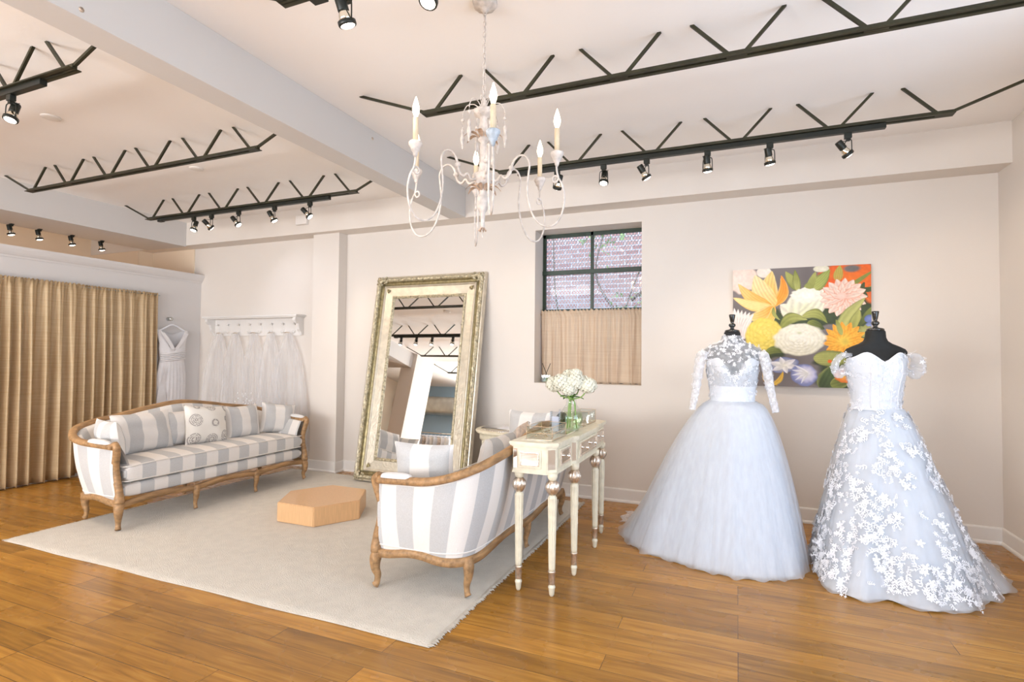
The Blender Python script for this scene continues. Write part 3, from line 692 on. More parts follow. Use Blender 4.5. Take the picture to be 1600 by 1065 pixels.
# ------------------------------------------------------------------ pillows
def pillow(name, label, loc, rot, w_, h, th, m, group=None, seed=0, fringe=None, vert=True):
    """local: x width, z height, y thickness; origin at the bottom centre"""
    rng = np.random.RandomState(seed); ph = rng.rand(4)*6.28; n = 26; F, B, UF = [], [], []
    for i in range(n+1):
        u = -1+2*i/n; rf, rb, uu = [], [], []
        for j in range(n+1):
            v = -1+2*j/n
            px_ = u*(w_/2)*(1-.075*(1-v*v)**1.0*abs(u)**2); pz = v*(h/2)*(1-.075*(1-u*u)*abs(v)**2)
            e = max(0, (1-abs(u)**2.6))*max(0, (1-abs(v)**2.6)); d = th/2*e**.55
            wr = .006*math.sin(u*5+ph[0]+v*2)*e+.004*math.sin(v*9+ph[1])*e
            rf.append((px_, -d+wr, pz+h/2)); rb.append((px_, d+wr, pz+h/2)); uu.append((u*w_/2, v*h/2))
        F.append(rf); B.append(rb); UF.append(uu)
    R_ = Matrix.Rotation(rot[2], 4, 'Z') @ Matrix.Rotation(rot[0], 4, 'X') @ Matrix.Rotation(rot[1], 4, 'Y')
    m_ = MB().grid(F, uv=UF).grid(B, uv=UF, flip=True)
    o = m_.build(name, m); o.matrix_world = Matrix.Translation(loc) @ R_; tag(o, label, 'pillow', group)
    if fringe:
        f_ = MB()
        for k in range(60):
            v = -1+2*k/59
            for s_ in (-1,):
                x = s_*w_/2*.98; f_.tube([(x, 0, v*h/2*.96+h/2), (x+s_*.025, rng.randn()*.006, v*h/2*.96+h/2+rng.randn()*.006), (x+s_*.045, rng.randn()*.01, v*h/2*.96+h/2-.008)], .0035, 5)
        f_.build('tassel_fringe', fringe, o)['kind'] = 'stuff'
    return o
Zs = .525   # seat top
G1 = 'striped pillows on the far sofa'
# far sofa (faces +x): pillow faces have normals toward +x => rz = +90deg
pillow('throw_pillow', 'striped pillow standing against the near arm of the far sofa', (-4.76, 2.885, Zs-.005), (-.18, 0, math.radians(168)), .40, .33, .15, 'stripe_pillow_fine', G1, 1)
pillow('throw_pillow', 'wide striped pillow leaning on the far sofa back, left of the patterned pillow', (-4.83, 3.20, Zs-.005), (-.22, 0, math.radians(98)), .58, .36, .17, 'stripe_pillow', G1, 2)
pillow('back_pillow', 'striped pillow half hidden behind the patterned one on the far sofa', (-4.89, 3.56, Zs), (-.16, 0, math.radians(90)), .44, .33, .14, 'stripe_pillow', G1, 6)
pillow('patterned_pillow', 'cream pillow with grey floral medallions in the middle of the far sofa', (-4.755, 3.735, Zs-.01), (-.24, .10, math.radians(88)), .44, .385, .17, 'medallion', None, 3)
pillow('throw_pillow', 'square striped pillow just right of the patterned one on the far sofa', (-4.80, 4.20, Zs-.01), (-.20, 0, math.radians(86)), .40, .345, .16, 'stripe_pillow_fine', G1, 4)
pillow('throw_pillow', 'striped pillow in the far corner of the far sofa, tilted rightwards', (-4.76, 4.60, Zs-.01), (-.22, .16, math.radians(72)), .39, .335, .16, 'stripe_pillow_fine', G1, 5)
G2 = 'pillows on the near sofa'
pillow('throw_pillow', 'cream and grey striped pillow at the near end of the near sofa, before the mirror', (-1.83, 3.00, Zs-.005), (.16, 0, math.radians(4)), .42, .335, .15, 'stripe_pillow', G2, 7)
pillow('throw_pillow', 'striped pillow lying back below the side table, middle of the near sofa', (-1.62, 3.54, Zs-.005), (-.22, 0, math.radians(-92)), .50, .33, .16, 'stripe_pillow', G2, 8)
pillow('throw_pillow', 'pale striped pillow at the far end of the near sofa, behind the glass box', (-1.68, 4.43, Zs), (-.02, 0, math.radians(-15)), .46, .40, .15, 'stripe_pillow', G2, 9)
pillow('lumbar_pillow', 'blush fringed pillow between striped ones on the near sofa', (-1.64, 4.02, Zs), (-.2, 0, math.radians(-80)), .34, .35, .13, 'blush_lace', G2, 10, fringe='linen')

# ------------------------------------------------------------------ hexagonal plinth
hx = [(-3.33+.385*math.cos(math.radians(a)), 3.76+.385*math.sin(math.radians(a))) for a in range(0, 360, 60)]
t = thing('hexagonal_plinth', 'low hexagonal pale wood podium box on the cream rug', 'podium', (-3.33, 3.76, .014))
bm = bmesh.new(); bot_ = [bm.verts.new((x+3.33, y-3.76, 0)) for x, y in hx]; top_ = [bm.verts.new((x+3.33, y-3.76, .158)) for x, y in hx]
bm.faces.new(bot_[::-1]); bm.faces.new(top_)
for i in range(6): bm.faces.new((bot_[i], bot_[(i+1) % 6], top_[(i+1) % 6], top_[i]))
bmesh.ops.bevel(bm, geom=bm.edges[:], offset=.006, segments=2, affect='EDGES'); bm.verts.index_update()
MB().add([v.co[:] for v in bm.verts], [[v.index for v in f.verts] for f in bm.faces], False).build('box', 'plinth_wood', t); bm.free()

# ------------------------------------------------------------------ leaning mirror
mt = thing('floor_mirror', 'huge champagne-gilt carved mirror leaning against the back wall', 'mirror', (-3.912, 4.92, .016), -.011)
W_, L_ = 1.417, 2.317; LEAN = Matrix.Rotation(-.166, 4, 'X')
def mframe(prof, inset, m, name, wav=0):
    """rectangular frame: profile (in = distance from outer edge, d = toward viewer)"""
    mb = MB(); n = len(prof)
    cs = [(0, 0, 1, 1), (W_, 0, -1, 1), (W_, L_, -1, -1), (0, L_, 1, -1)]; rings = []
    seg = 46
    for e in range(4):
        (xa, za, ia, ja), (xb, zb_, ib, jb) = cs[e], cs[(e+1) % 4]
        for k in range(seg):
            t_ = k/seg; row = []
            for (q, d) in prof:
                ax_, az_ = xa+ia*q, za+ja*q; bx_, bz_ = xb+ib*q, zb_+jb*q
                dd = d+(wav*math.sin(k*2.1+q*90) if wav and 0 < k < seg-1 else 0)
                row.append((ax_+(bx_-ax_)*t_, -dd, az_+(bz_-az_)*t_))
            rings.append(row)
    rings.append(rings[0]); mb.grid(rings, smooth=False); o = mb.build(name, m, mt, LEAN); return o
mframe([(.0, -.0), (0, .045), (.006, .058), (.016, .060), (.022, .056)], 0, 'champagne_gilt', 'outer_edge')
mframe([(.022, .050), (.026, .066), (.040, .080), (.056, .078), (.066, .062)], 0, 'gilt_carved', 'carved_moulding', .004)
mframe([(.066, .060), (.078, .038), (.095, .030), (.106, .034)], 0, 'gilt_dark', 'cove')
mframe([(.106, .032), (.110, .044), (.120, .048), (.130, .040), (.134, .034)], 0, 'champagne_gilt', 'inner_bead')
mframe([(.134, .034), (.225, .026), (.228, .026)], 0, 'champagne_gilt', 'flat_panel')
mframe([(.228, .024), (.232, .038), (.244, .042), (.254, .032), (.262, .018)], 0, 'gilt_carved', 'sight_edge', .003)
MB().box(.25, W_-.25, -.020, -.014, .25, L_-.25).build('mirror_pane', 'mirror_glass', mt, LEAN)
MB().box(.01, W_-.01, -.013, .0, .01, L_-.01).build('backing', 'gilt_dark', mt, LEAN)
for cx_, cz_, ax_, az_ in ((0, 0, 1, 1), (W_, 0, -1, 1), (W_, L_, -1, -1), (0, L_, 1, -1)):
    c = MB(); rng = np.random.RandomState(5)
    for k in range(26):
        u = rng.rand()*.13+.012; v = rng.rand()*.13+.012
        if u > .08 and v > .08: continue
        r_ = .010+.010*rng.rand(); c.lathe([(0, r_*.9), (r_*.6, r_*.65), (r_, 0), (0, -.01)], c=(cx_+ax_*u, -.062, cz_+az_*v), axis=(0, -1, 0), n=8)
    c.lathe([(0, .012), (.014, .010), (.030, .002), (.034, -.012), (0, -.012)], c=(cx_+ax_*.062, -.075, cz_+az_*.062), axis=(0, -1, 0), n=14, mod=lambda z, a: 1+.18*math.cos(6*a))
    c.build('corner_ornament', 'gilt_carved', mt, LEAN)
    c = MB()
    for k in range(5):
        a = math.radians(20+k*12); p0 = Vector((cx_+ax_*.145, -.036, cz_+az_*.145)); p1 = p0+Vector((ax_*math.cos(a)*.06, 0, az_*math.sin(a)*.06))
        c.tube([p0, (p0+p1)/2+Vector((0, -.004, 0)), p1], [.002, .006, .001], 6)
    c.build('leaf_ornament', 'gilt_dark', mt, LEAN)

# ------------------------------------------------------------------ round side table
st = thing('side_table', 'small round cream table with fluted legs and mirrored top behind the near sofa', 'side table', (-2.03, 4.88, 0))
MB().lathe([(0, .665), (.335, .665), (.345, .672), (.35, .684), (.345, .694), (.30, .698), (0, .698)], n=48).build('tabletop', 'cream_paint', st)
MB().lathe([(0, .6985), (.295, .6985), (.295, .702), (0, .702)], n=48).build('mirror_inlay', 'mirror_tinted', st)
MB().lathe([(.30, .60), (.31, .605), (.31, .665), (.30, .666)], n=48).build('apron', 'cream_paint', st)
for a in (20, 110, 200, 290):
    x, y = .27*math.cos(math.radians(a)), .27*math.sin(math.radians(a))
    MB().lathe([(.010, 0), (.014, .03), (.012, .05), (.016, .3), (.020, .58), (.024, .60), (.02, .665)], c=(x, y, 0), n=24, mod=lambda z, a_: 1+.07*math.cos(8*a_)).build('leg', 'cream_paint', st)
pa = MB().box(-2.14, -1.96, 4.78, 4.93, .7025, .7045); tag(pa.build('paper_sheet', 'paper'), 'white papers lying on the small round side table', 'papers')

# ------------------------------------------------------------------ console table
ct = thing('console_table', 'cream breakfront console table with mirrored drawers and fluted legs', 'console table', (-1.11, 3.67, 0))
OX, OY = 1.11, -3.67
def poly(off=0):
    a, b_, c, d = -1.245-off, -.985+off, 3.02-off, 4.32+off
    return [(-.135-off, c+OY), (-1.035+OX, c+OY), (b_+OX, c+OY+.045), (b_+OX, 3.36+OY-off*.3), (b_+.028+OX, 3.395+OY-off*.3), (b_+.028+OX, 3.945+OY+off*.3), (b_+OX, 3.98+OY+off*.3), (b_+OX, d+OY-.045), (-1.035+OX, d+OY), (-.135-off, d+OY)]
MB().prism(poly(), .715, .862).build('apron_case', 'cream_paint', ct)
lip = MB().prism(poly(.006), .862, .868).prism(poly(.014), .868, .876).prism(poly(.018), .876, .892)
lip.build('tabletop', 'cream_paint', ct)
MB().prism(poly(.004), .706, .716).prism(poly(.002), .716, .722).build('lower_moulding', 'cream_paint', ct)
ins = [(-.10, -.60), (.055, -.60), (.055, -.29), (.085, -.26), (.085, .25), (.055, .28), (.055, .60), (-.10, .60)]
MB().prism(ins, .8922, .8934).build('mirror_inset', 'mirror_tinted', ct)
iw = MB()
for a, b_ in zip(ins, ins[1:]+ins[:1]): iw.tube([(a[0], a[1], .893), (b_[0], b_[1], .893)], .003, 4)
iw.build('inset_beading', 'cream_paint', ct)
xf = -.985+OX
def panel(y0, y1, x, drawer=True, name='drawer', knobs=(0,)):
    d = MB().box(x, x+.007, y0, y1, .738, .848, .003); o = d.build(name, 'cream_paint', ct)
    fr_ = MB(); yy0, yy1, z0, z1 = y0+.022, y1-.022, .758, .828
    for (a, b_, c, e) in ((yy0, yy1, z0-.008, z0), (yy0, yy1, z1, z1+.008), (yy0-.008, yy0, z0-.008, z1+.008), (yy1, yy1+.008, z0-.008, z1+.008)): fr_.box(x+.006, x+.014, a, b_, c, e, .002)
    fr_.build('silver_moulding', 'aged_silver', o)
    MB().box(x+.006, x+.009, yy0, yy1, z0, z1).build('mirror_panel', 'mirror_tinted', o)
    for k in knobs:
        MB().lathe([(.004, 0), (.004, .010), (.011, .014), (.014, .022), (.011, .030), (0, .033)], c=(x+.008, (y0+y1)/2+k, .793), axis=(1, 0, 0), n=12).build('knob', 'mirror_tinted', o)
panel(3.105+OY, 3.33+OY, xf); panel(3.44+OY, 3.90+OY, xf+.028, knobs=(-.11, .11)); panel(4.01+OY, 4.235+OY, xf)
# end panels (near and far), mirrored
for s_, yb in ((-1, 3.02+OY), (1, 4.32+OY)):
    o = MB().box(-.100, .045, yb-(.007 if s_ < 0 else 0), yb+(.007 if s_ > 0 else 0), .738, .848, .003).build('end_panel', 'cream_paint', ct)
    ya = yb+s_*.006; yb2 = yb+s_*.014
    fr_ = MB(); x0, x1, z0, z1 = -.080, .025, .760, .826
    for (a, b_, c, e) in ((x0, x1, z0-.008, z0), (x0, x1, z1, z1+.008), (x0-.008, x0, z0-.008, z1+.008), (x1, x1+.008, z0-.008, z1+.008)): fr_.box(a, b_, min(ya, yb2), max(ya, yb2), c, e, .002)
    fr_.build('silver_moulding', 'aged_silver', o)
    MB().box(x0, x1, min(ya, ya+s_*.003), max(ya, ya+s_*.003), z0, z1).build('mirror_panel', 'mirror_tinted', o)
    MB().box(-.130, -.108, min(yb, yb+s_*.004), max(yb, yb+s_*.004), .735, .85).build('mirror_pilaster', 'mirror_tinted', ct)
# canted mirrored pilasters
for (xa, ya, xb, yb) in ((-1.035+OX, 3.02+OY, -.985+OX, 3.065+OY), (-.985+OX, 3.36+OY, -.957+OX, 3.395+OY), (-.957+OX, 3.945+OY, -.985+OX, 3.98+OY), (-.985+OX, 4.275+OY, -1.035+OX, 4.32+OY)):
    a, b_ = Vector((xa, ya, 0)), Vector((xb, yb, 0)); nrm = Vector((b_.y-a.y, a.x-b_.x, 0)).normalized(); a2, b2 = a.lerp(b_, .16), a.lerp(b_, .84)
    MB().prism([tuple((a2)[:2]), tuple((b2)[:2]), tuple((b2+nrm*.003)[:2]), tuple((a2+nrm*.003)[:2])], .735, .85).build('mirror_pilaster', 'mirror_tinted', ct)
def cleg(x, y):
    fl = lambda z, a: 1+(.075*math.cos(10*a) if .16 < z < .575 else (.10*math.cos(12*a) if .60 < z < .665 else 0))
    o = MB().lathe([(.009, 0), (.015, .012), (.0185, .045), (.021, .050), (.021, .058), (.017, .062), (.0175, .070)], c=(x, y, 0), n=24).build('foot', 'cream_paint', ct)
    o = MB().lathe([(.018, .070), (.0185, .075), (.0195, .135), (.022, .140), (.022, .146), (.0185, .150)], c=(x, y, 0), n=40, mod=lambda z, a: 1+.05*math.cos(12*a)).build('silver_band', 'aged_silver', ct)
    L = MB().lathe([(.0185, .150), (.0190, .165)]+[(.0190+.0065*(z-.165)/.40, z) for z in np.linspace(.17, .565, 8)]+[(.026, .572), (.021, .580), (.019, .588)], c=(x, y, 0), n=60, mod=fl)
    L.lathe([(.019, .672), (.026, .682), (.030, .692), (.030, .716)], c=(x, y, 0), n=24).build('leg', 'cream_paint', ct)
    MB().lathe([(.018, .586), (.030, .600), (.0385, .622), (.040, .635), (.037, .650), (.028, .666), (.019, .674)], c=(x, y, 0), n=60, mod=fl).build('silver_ball', 'aged_silver', ct)
for x, y in ((-1.215, 3.05), (-1.005, 3.05), (-.970, 3.395), (-.970, 3.945), (-1.005, 4.29), (-1.215, 4.29)): cleg(x+OX, y+OY)

# ------------------------------------------------------------------ things on the console
TZ = .8945
def glass_box(label, x0, x1, y0, y1, h, extra_mid=True):
    t = thing('glass_jewelry_box', label, 'glass box', ((x0+x1)/2, (y0+y1)/2, TZ)); a, b_ = (x1-x0)/2, (y1-y0)/2
    MB().box(-a, a, -b_, b_, 0, .005).build('base', 'champagne_gilt', t)
    g = MB()
    for (p, q, r_, s_) in ((-a, a, -b_, -b_+.002), (-a, a, b_-.002, b_), (-a, -a+.002, -b_, b_), (a-.002, a, -b_, b_)): g.box(p, q, r_, s_, .005, h)
    g.build('glass_sides', 'clear_glass', t)
    e = MB()
    for z in (.005, h)+((h*.52,) if extra_mid else ()):
        for p, q in (((-a, -b_), (a, -b_)), ((a, -b_), (a, b_)), ((a, b_), (-a, b_)), ((-a, b_), (-a, -b_))): e.tube([(*p, z), (*q, z)], .0016, 4)
    for p in ((-a, -b_), (a, -b_), (a, b_), (-a, b_)): e.tube([(*p, 0), (*p, h)], .0016, 4)
    e.build('wire_edges', 'brass_wire', t)
    j = MB(); rng = np.random.RandomState(2)
    for k in range(40):
        r_ = .004+.004*rng.rand(); j.lathe([(0, -r_), (r_, 0), (0, r_)], c=((rng.rand()*1.7-.85)*a, (rng.rand()*1.7-.85)*b_, .012+rng.rand()*.02), n=6, smooth=False)
    tag(j.build('crystal_beads', 'chrome', t), kind='stuff')
    return t
glass_box('shallow clear glass box with brass edges at the near end of the console', -1.185, -1.02, 3.085, 3.36, .082)
glass_box('smaller clear glass box with brass edges behind the flower vase', -1.15, -1.03, 3.98, 4.19, .095, False)
ac = thing('acrylic_holder', 'upright clear acrylic holder standing behind the near glass box', 'acrylic holder', (-1.11, 3.42, TZ))
MB().box(-.035, .035, -.02, .02, 0, .012, .002).build('foot', 'acrylic', ac)
m = MB().box(-.033, .033, -.019, -.012, .012, .145, .002).box(-.033, -.026, -.012, .02, .012, .145, .002).box(.026, .033, -.012, .02, .012, .16, .002); m.build('pocket', 'acrylic', ac)
MB().box(-.022, .022, -.008, .008, .014, .11).build('cards', 'paper', ac)
bs = MB().lathe([(0, -.008), (.040, -.006), (.043, 0), (.040, .006), (0, .008)], c=(0, 0, .058), axis=(.3, -1, .1), n=24, sy=1.35); bs.box(-.02, .02, -.01, .01, 0, .03)
o = bs.build('black_plaque', 'black_stone'); o.location = (-1.15, 3.68, TZ); tag(o, 'glossy black oval object half hidden behind the left side of the vase', 'ornament')
# vase with hydrangeas
vx, vy = -1.06, 3.62
va = thing('glass_vase', 'round clear glass vase half full of green-tinted water on the console', 'vase', (vx, vy, TZ))
vp = [(.045, 0), (.055, .004), (.062, .02), (.078, .06), (.082, .085), (.076, .12), (.055, .15), (.037, .175), (.034, .20), (.040, .225), (.047, .235)]
MB().grid([[(r_*math.cos(a), r_*math.sin(a), z) for (r_, z) in vp] for a in np.linspace(0, 2*PI, 49)]).build('body', 'clear_glass', va)
MB().lathe([(0, .006), (.053, .008), (.060, .02), (.075, .06), (.079, .085), (.073, .118), (0, .118)], n=32).build('water', 'vase_water', va)
MB().lathe([(0, 0), (.05, 0), (.052, .014), (0, .014)], n=32).build('base', 'clear_glass', va)
HS = 1.1
heads = [(-.105, -.02, .315, .062), (-.045, -.055, .33, .068), (.03, -.03, .335, .070), (-.02, .035, .365, .062), (.105, .0, .31, .062), (.045, .05, .33, .060), (-.075, .05, .33, .058), (.0, -.065, .285, .05), (.03, -.01, .385, .045)]
for i, (hx_, hy, hz, hr) in enumerate(heads):
    hx_ *= HS; hy *= HS
    ft = thing('hydrangea', ['white hydrangea head at the left edge of the bouquet', 'white hydrangea head front left in the bouquet', 'white hydrangea head front centre in the bouquet', 'white hydrangea head at the top left of the bouquet', 'white hydrangea head at the right edge of the bouquet', 'white hydrangea head behind, right of centre in the bouquet', 'white hydrangea head behind, left in the bouquet', 'low white hydrangea head hanging above the vase neck', 'topmost white hydrangea head in the bouquet'][i], 'flower', (vx, vy, TZ), 0, 'hydrangeas in the glass vase')
    rng = np.random.RandomState(i); fm = MB(); c0 = Vector((hx_, hy, hz))
    fm.lathe([(0, -hr*.8), (hr*.55, -hr*.5), (hr*.82, 0), (hr*.55, hr*.5), (0, hr*.8)], c=c0, n=12)
    nf = 95
    for k in range(nf):
        zz = 1-2*(k+.5)/nf; a = k*2.39996; rr = math.sqrt(1-zz*zz); d = Vector((rr*math.cos(a), rr*math.sin(a), zz*.85)); q = Vector((0, 0, 1)).rotation_difference(d.normalized())
        cpos = c0+d*hr*(.92+.12*rng.rand()); rot = rng.rand()*6.28; sz = hr*(.19+.05*rng.rand())
        for p_ in range(4):
            an = rot+p_*PI/2; u = q @ Vector((math.cos(an), math.sin(an), .18)); v = q @ Vector((-math.sin(an), math.cos(an), 0)); nn = q @ Vector((0, 0, 1))
            fm.add([cpos, cpos+u*sz*.6+v*sz*.48, cpos+u*sz*1.05-nn*sz*.1, cpos+u*sz*.6-v*sz*.48], [(0, 1, 2, 3)], True)
    fm.build('flower_head', 'hydrangea', ft)
    a = i*2.1; bx_, by_ = .03*math.cos(a), .03*math.sin(a)
    MB().tube(spline([(bx_*1.3, by_*1.3, .015), (bx_, by_, .10), (bx_*.6, by_*.6, .20), (hx_*.6, hy*.6, hz-.08), (hx_, hy, hz-.02)], 6), .0042, 6).build('stem', 'stem_green', ft)
lf = MB()
for a, tilt in ((.3, .2), (1.4, .5), (2.6, .1), (3.9, .4), (5.1, .3)):
    d = Vector((math.cos(a), math.sin(a), tilt)); s_ = Vector((-math.sin(a), math.cos(a), 0)); p = Vector((0, 0, .225))
    G = [[tuple(p+d*.085*u+s_*w2*.028*math.sin(PI*min(1, u*.95+.05))+Vector((0, 0, -.03*u*u+.006*abs(w2)))) for w2 in (-1, -.5, 0, .5, 1)] for u in np.linspace(0, 1, 8)]
    lf.grid(G)
ob = lf.build('leaves', 'leaf_green', va)

# ------------------------------------------------------------------ chandelier
CX, CY = -1.165, 2.40
ch = thing('chandelier', 'distressed white six-arm candle chandelier hanging on a chain', 'chandelier', (CX, CY, ZC))
def cz(z): return z-ZC
MB().lathe([(0, -.055), (.012, -.052), (.02, -.04), (.03, -.032), (.052, -.026), (.060, -.014), (.062, 0), (0, 0)], n=32, mod=lambda z, a: 1+.03*math.cos(10*a)).build('ceiling_canopy', 'chandelier_white', ch)
c = MB(); z = 3.115; k = 0
while z > 2.70:
    pts = []
    for a in np.linspace(0, 2*PI, 13)[:-1]:
        dx_, dz_ = .0075*math.cos(a), .017*math.sin(a); pts.append((dx_, 0, cz(z)+dz_) if k % 2 == 0 else (0, dx_, cz(z)+dz_))
    c.tube(pts+[pts[0]], .0022, 5, False); z -= .027; k += 1
c.build('chain', 'chandelier_white', ch)
MB().tube([(0.004*math.sin(zz*40), .004*math.cos(zz*37), cz(zz)) for zz in np.linspace(3.12, 2.68, 30)], .0025, 5).build('cord', 'chandelier_white', ch)
body = [(0, 1.985), (.003, 1.99), (.003, 2.03), (.010, 2.035), (.013, 2.045), (.009, 2.055), (.011, 2.08), (.012, 2.105), (.020, 2.118), (.029, 2.140), (.032, 2.160), (.026, 2.185), (.017, 2.205), (.015, 2.225),
        (.022, 2.232), (.036, 2.248), (.048, 2.270), (.055, 2.292), (.050, 2.300), (.035, 2.305), (.024, 2.315), (.020, 2.34), (.0155, 2.38), (.018, 2.43), (.015, 2.455), (.022, 2.462), (.030, 2.47), (.028, 2.478), (.020, 2.486),
        (.024, 2.50), (.026, 2.53), (.019, 2.56), (.017, 2.58), (.026, 2.588), (.042, 2.596), (.052, 2.610), (.050, 2.622), (.030, 2.630), (.015, 2.645), (.010, 2.68), (0, 2.69)]
MB().lathe([(r_, cz(z)) for r_, z in body], n=28, mod=lambda z, a: 1+(.06*math.cos(8*a) if z > cz(2.585) and z < cz(2.63) else 0)).build('turned_column', 'chandelier_white', ch)
tass = MB()
for k in range(7):
    a = k*2*PI/7; tass.tube([(0, 0, cz(2.045)), (.010*math.cos(a), .010*math.sin(a), cz(2.03)), (.020*math.cos(a), .020*math.sin(a), cz(2.018))], [.003, .003, .004], 5)
tass.build('bottom_finial', 'chandelier_leaf', ch)
for zz, r_, n_, m_ in ((2.478, .085, 7, 'chandelier_leaf'), (2.215, .075, 7, 'chandelier_leaf')):
    lf = MB()
    for k in range(n_):
        a = k*2*PI/n_+.3; d = Vector((math.cos(a), math.sin(a), 0)); s_ = Vector((-d.y, d.x, 0))
        lf.grid([[tuple(d*(.015+r_*u)+s_*w2*.014*math.sin(PI*(.1+.85*u))+Vector((0, 0, cz(zz)+.035*math.sin(u*2.6)-.02*u+.004*abs(w2)))) for w2 in (-1, 0, 1)] for u in np.linspace(0, 1, 7)])
    lf.build('metal_leaves', m_, ch)
# crown scrolls with hanging drops
for k in range(6):
    a = math.radians(15+60*k); d = Vector((math.cos(a), math.sin(a), 0))
    w_ = MB().tube(spline([tuple(d*.012+Vector((0, 0, cz(2.66)))), tuple(d*.018+Vector((0, 0, cz(2.635)))), tuple(d*.05+Vector((0, 0, cz(2.655)))), tuple(d*.085+Vector((0, 0, cz(2.65)))), tuple(d*.105+Vector((0, 0, cz(2.615)))), tuple(d*.107+Vector((0, 0, cz(2.60))))], 6), .0026, 6)
    w_.tube([tuple(d*.107+Vector((0, 0, cz(2.60)))), tuple(d*.107+Vector((0, 0, cz(2.52))))], .0009, 4); sc_ = w_.build('scroll_wire', 'chandelier_white', ch)
    cc = d*.107
    MB().lathe([(0, -.009), (.009, 0), (0, .009)][:1]+[(.0065, -.0065), (.0092, 0), (.0065, .0065), (0, .009)], c=(cc.x, cc.y, cz(2.577)), n=12).build('bead', 'chandelier_white', sc_)
    MB().lathe([(0, 0), (.004, .003), (.005, .010), (.003, .016), (.005, .022), (.009, .036), (.0115, .052), (.009, .066), (.005, .076), (.008, .082), (.0095, .092), (.006, .103), (.001, .112)], c=(cc.x, cc.y, cz(2.43)), n=14).build('wood_drop', 'chandelier_white', sc_)
    if k % 2 == 0:
        MB().tube(spline([tuple(d*.008+Vector((0, 0, cz(2.63)))), tuple(d*.025+Vector((0, 0, cz(2.675)))), tuple(d*.02+Vector((0, 0, cz(2.695)))), tuple(d*.012+Vector((0, 0, cz(2.68))))], 5), .002, 5).build('crown_curl', 'chandelier_white', ch)
BULB = bpy.data.lights.new('bulb_glow', 'POINT'); BULB.energy = BULB_W; BULB.color = (1, .74, .48); BULB.shadow_soft_size = .02
for k in range(6):
    a = math.radians(2+60*k); d = Vector((math.cos(a), math.sin(a), 0))
    prof = [(.045, 2.268), (.075, 2.262), (.095, 2.285), (.118, 2.268), (.142, 2.285), (.150, 2.315), (.165, 2.352), (.195, 2.372), (.225, 2.362), (.243, 2.325), (.238, 2.27), (.232, 2.20), (.245, 2.12), (.275, 2.055), (.320, 2.018), (.370, 2.022), (.405, 2.07), (.417, 2.14), (.408, 2.20), (.392, 2.235), (.375, 2.252), (.362, 2.245), (.362, 2.228), (.376, 2.222), (.387, 2.240), (.381, 2.27), (.378, 2.30)]
    pts = spline([tuple(d*r_+Vector((0, 0, cz(z)))) for r_, z in prof], 5)
    arm = MB().tube(pts, [.0062 if i < 30 else .0048 for i in range(len(pts))], 8).build('arm', 'chandelier_white', ch)
    p = d*.15; MB().lathe([(0, -.014), (.010, -.010), (.014, 0), (.010, .010), (0, .014)], c=(p.x, p.y, cz(2.315)), n=12).build('arm_boss', 'chandelier_white', arm)
    p = d*.38
    MB().lathe([(.005, 2.295), (.010, 2.305), (.012, 2.318), (.020, 2.325), (.022, 2.338), (.026, 2.342), (.031, 2.352), (.031, 2.362), (.027, 2.366), (0, 2.366)], c=(p.x, p.y, cz(0)), n=24, mod=lambda z, a_: 1+.03*math.cos(20*a_)).build('candle_cup', 'chandelier_white' if k != 5 else 'chandelier_cup', ch)
    can = MB().lathe([(.0125, 2.366), (.0125, 2.475), (.010, 2.479), (0, 2.479)], c=(p.x, p.y, cz(0)), n=16).build('candle_sleeve', 'candle_sleeve', ch)
    MB().lathe([(.007, 2.478), (.010, 2.488), (.0155, 2.503), (.0165, 2.515), (.013, 2.535), (.007, 2.555), (.003, 2.568), (0, 2.574)], c=(p.x, p.y, cz(0)), n=16).build('flame_bulb', 'candle_bulb', can)
    lo = bpy.data.objects.new('bulb_glow', BULB); link(lo, can); lo.location = (p.x, p.y, cz(2.60))

